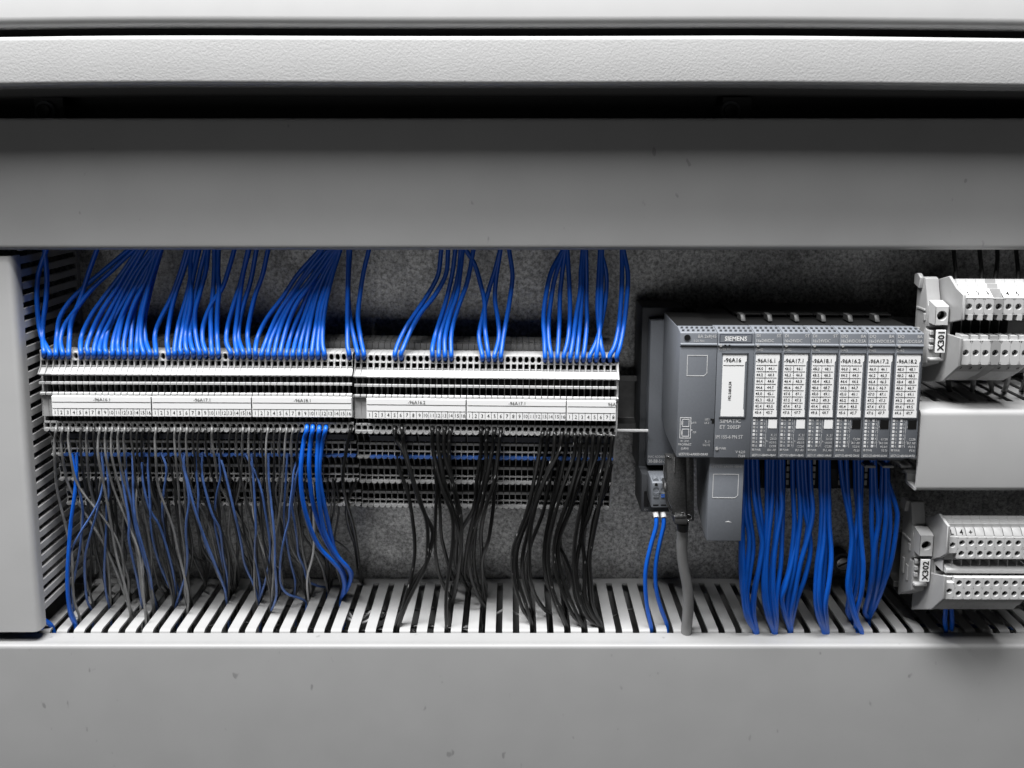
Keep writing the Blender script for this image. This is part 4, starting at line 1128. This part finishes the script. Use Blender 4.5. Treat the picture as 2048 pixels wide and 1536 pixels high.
# blue wires under the plug-in modules
Z3 = (1240, 900, .2734)
MBW = [["905,300 900,460 885,700 885,900 905,1100 950,1240 980,1325", "915,330 920,480 945,640 930,860 915,1040 940,1200 983,1322", "940,320 950,480 975,700 950,900 930,1060 950,1200 990,1325",
        "975,250 990,390 1020,560 1040,700 1010,900 985,1060 980,1200 1003,1325", "1010,300 1030,470 1040,640 1020,840 985,1000 970,1160 998,1325", "900,400 898,640 900,860 900,1040 925,1220 972,1325"],
       ["1075,300 1075,500 1065,700 1050,900 1055,1100 1090,1240 1125,1325", "1115,280 1105,460 1085,640 1070,840 1070,1060 1100,1230 1130,1325", "1150,380 1148,500 1130,680 1105,880 1100,1080 1120,1230 1135,1325",
        "1175,270 1182,430 1150,620 1125,820 1120,1050 1140,1240 1146,1325", "1190,430 1185,640 1175,840 1145,1080 1145,1240 1150,1325", "1090,400 1082,600 1062,800 1048,1000 1075,1200 1120,1325"],
       ["1265,300 1275,520 1260,720 1230,900 1180,1060 1200,1200 1240,1310", "1305,230 1320,470 1300,680 1270,880 1230,1060 1220,1200 1240,1300", "1360,240 1380,460 1360,660 1310,860 1260,1060 1235,1220 1245,1310",
        "1395,260 1410,450 1380,620 1320,830 1280,1040 1250,1200 1252,1310", "1345,400 1385,600 1390,760 1350,940 1300,1080 1265,1220 1250,1300", "1270,420 1285,620 1255,820 1210,1000 1185,1100 1215,1230 1240,1312"],
       ["1470,300 1475,430 1465,650 1440,850 1430,1080 1450,1220 1485,1325", "1495,420 1490,660 1465,860 1455,1080 1480,1230 1505,1325", "1525,280 1530,430 1510,600 1500,820 1480,1060 1490,1220 1515,1325",
        "1530,500 1545,760 1530,960 1505,1120 1510,1240 1528,1325", "1480,420 1478,700 1452,900 1436,1060 1460,1230 1495,1325"],
       ["1630,260 1680,510 1695,660 1680,830 1665,1000 1690,1140 1730,1260 1762,1325", "1665,280 1690,540 1715,720 1710,900 1680,1060 1665,1180 1690,1240", "1725,300 1740,450 1720,640 1690,800 1680,980 1700,1120 1740,1260 1768,1325",
        "1750,400 1765,660 1780,860 1765,1050 1730,1190 1725,1300", "1760,420 1745,700 1740,900 1720,1060 1680,1180 1690,1245"],
       ["1840,280 1840,540 1850,720 1850,900 1815,1080 1790,1180 1808,1230", "1870,300 1890,520 1860,720 1840,920 1820,1060 1790,1180 1813,1232", "1915,280 1900,500 1870,700 1865,920 1850,1080 1818,1232",
        "1945,380 1945,510 1920,720 1890,940 1860,1080 1820,1230", "1960,280 1975,540 1955,740 1930,930 1880,1080 1825,1228", "1950,200 2020,420 2025,540 1990,780 1940,950 1880,1110 1828,1232"]]
for b_, lst in enumerate(MBW):
    for i, st in enumerate(lst):
        pp = T(st, *Z3)
        x_, y_ = pp[0]; x2_, y2_ = pp[1]; pp = [(x_ - (x2_-x_)*.5, min(y_-34, 905))] + pp
        down_wire(pp, 429.5+(i % 3)*1.3, 1.38, 'blue', f'blue wire under module {specs[b_][0]} {"with black" if specs[b_][2] else "with white"} square, {ORD[i+1]} of its bundle', 'blue wires hanging under the plug-in modules', bulge=5.0+(i % 2)*2.0, sub=5, n=10)
# power wires with pale ferrule collars, and the grey network cable
for i, st in enumerate(("262,472 265,500 262,570 225,700 190,860 185,1000 200,1160 228,1300", "316,472 320,500 318,560 285,700 260,860 265,1020 300,1160 338,1275")):
    pp = T(st, *Z3)
    o = down_wire(pp, 438, 1.3, 'blue', f'blue wire from the {"first" if i == 0 else "second"} opening of the small grey power plug', 'two blue power wires', bulge=3, sub=5, n=10)
    p = at(pp[0][0], pp[0][1], 438) - lp
    q = at(pp[1][0], pp[1][1]-4, 437) - lp
    m = MB(); m.tube([p + Vector((-.2, .5, 1.2)), (p+q)/2, q + Vector((0, -.6, -.6))], 1.75, 12, 1.6); m.build('ferrule_collar', M['ferrule'], pp_ if False else bpy.data.objects['power_plug'])
pp = T("458,545 455,640 452,720 465,850 493,1000 500,1130 492,1240 485,1320", *Z3)
e = at_z(*pp[-1], Z_TOP)
pts = [at(x, y, 428 + (e.y-428)*(i/7)**1.6) for i, (x, y) in enumerate(pp)] + [e + Vector((0, 1, -12)), e + Vector((0, 2, -24))]
c = MB(); c.tube(spline(pts, 6), 3.2, 16)
tag(c.build('network_cable', M['greycable'], shift=tuple(pts[0])), 'thick grey cable hanging from the metal network plug into the duct', 'cable')
m = MB(); m.tube([pts[0] - lcn + Vector((0, 0, 1)), pts[0] - lcn + Vector((0, 0, -3.5))], 3.5, 16, 3.15); m.build('strain_relief', M['greenblack'], nc)

# wires at the X301 and X302 blocks, at the far corner and inside the duct
for i, (x, xb_) in enumerate(((1905, 1911), (1957, 1963), (1992, 1988), (2030, 2036))):
    wire([at(x, 470, 448), at(x+3, 510, 444), at((x+xb_)/2+3, 540, 437), at(xb_, 566, 430)], 1.2, 'base', f'dark wire above the X301 block, {ORD[i+1]} from its end bracket', 'dark wires above the X301 block')
for i, st in enumerate(("1896,757 1898,775 1902,800", "1947,757 1946,775 1941,802", "1978,757 1983,775 1980,802", "2016,757 2010,778 1998,803", "2052,757 2046,775 2036,803")):
    q = num(st)
    wire([at(q[0][0], q[0][1]-8, 424), at(*q[0], 430), at(*q[1], 440), at(q[2][0], q[2][1]-4, 448), at(q[2][0]-2, q[2][1]+18, 452)], 1.45, 'thingrey' if i in (1, 3) else 'thindark', f'grey wire from the X301 block down into the short duct, {ORD[i+1]} from its bracket', 'grey wires below the X301 block')
for i, (x, dx) in enumerate(((1893, -3), (1902, 2))):
    e = snap(x+dx*.3, 1262)
    wire([at(x, 1200, 428), at(x+dx*.6, 1222, 430), at(x+dx, 1245, 434), at(x+dx*.4, 1259, 439), at(x+dx*.4, 1285, 443)], 1.3, 'blue', f'short blue wire below the X302 block, {ORD[i+1]} of two', 'short blue wires below the X302 block')
for i, (a, b_) in enumerate((((70, 1224), (97, 1246)), ((64, 1236), (86, 1259)), ((56, 1246), (78, 1266)), ((48, 1254), (62, 1266)), ((64, 1243), (80, 1262)))):
    p, q = at(a[0], a[1], 438.5+i*.5), at(b_[0], b_[1], 440)
    d = (q-p)
    wire([p - d*.7 + Vector((0, 4, 1)), p, (p+q)/2 + Vector((0, -1, .5)), q, q + d*.12 + Vector((0, 2, -4)), q + d*.15 + Vector((0, 4, -16))], 1.3, 'blue', f'blue wire crossing the corner under the vertical duct, {ORD[i+1]} from above', 'blue wires in the corner of the ducts')
ri = random.Random(21)
for i in range(26):
    xs = ri.uniform(-290, 270) if i < 14 else ri.uniform(-110, 30)
    y_ = ri.uniform(444, 485); z_ = Z_TOP - ri.uniform(8, 26)
    L = ri.uniform(25, 110) if i < 14 else ri.uniform(10, 26)
    mt = ('thindark', 'blackwire', 'thinblue' if i == 2 else 'blackwire', 'thingrey')[i % 4] if i < 14 else ('palewire', 'thingrey', 'palewire', 'blackwire')[i % 4]
    pts = [Vector((xs + L*t, y_ + ri.uniform(-5, 5), z_ + ri.uniform(-2.5, 2.5))) for t in (0, .33, .66, 1)]
    colr = {'thindark': 'dark', 'blackwire': 'black', 'thinblue': 'blue', 'thingrey': 'grey', 'palewire': 'pale'}[mt]
    wire(pts, ri.uniform(.7, 1.2), mt, f'{colr} wire lying loose inside the bottom duct, seen through its slots', f'{colr} loose wires inside the bottom duct', n=6)
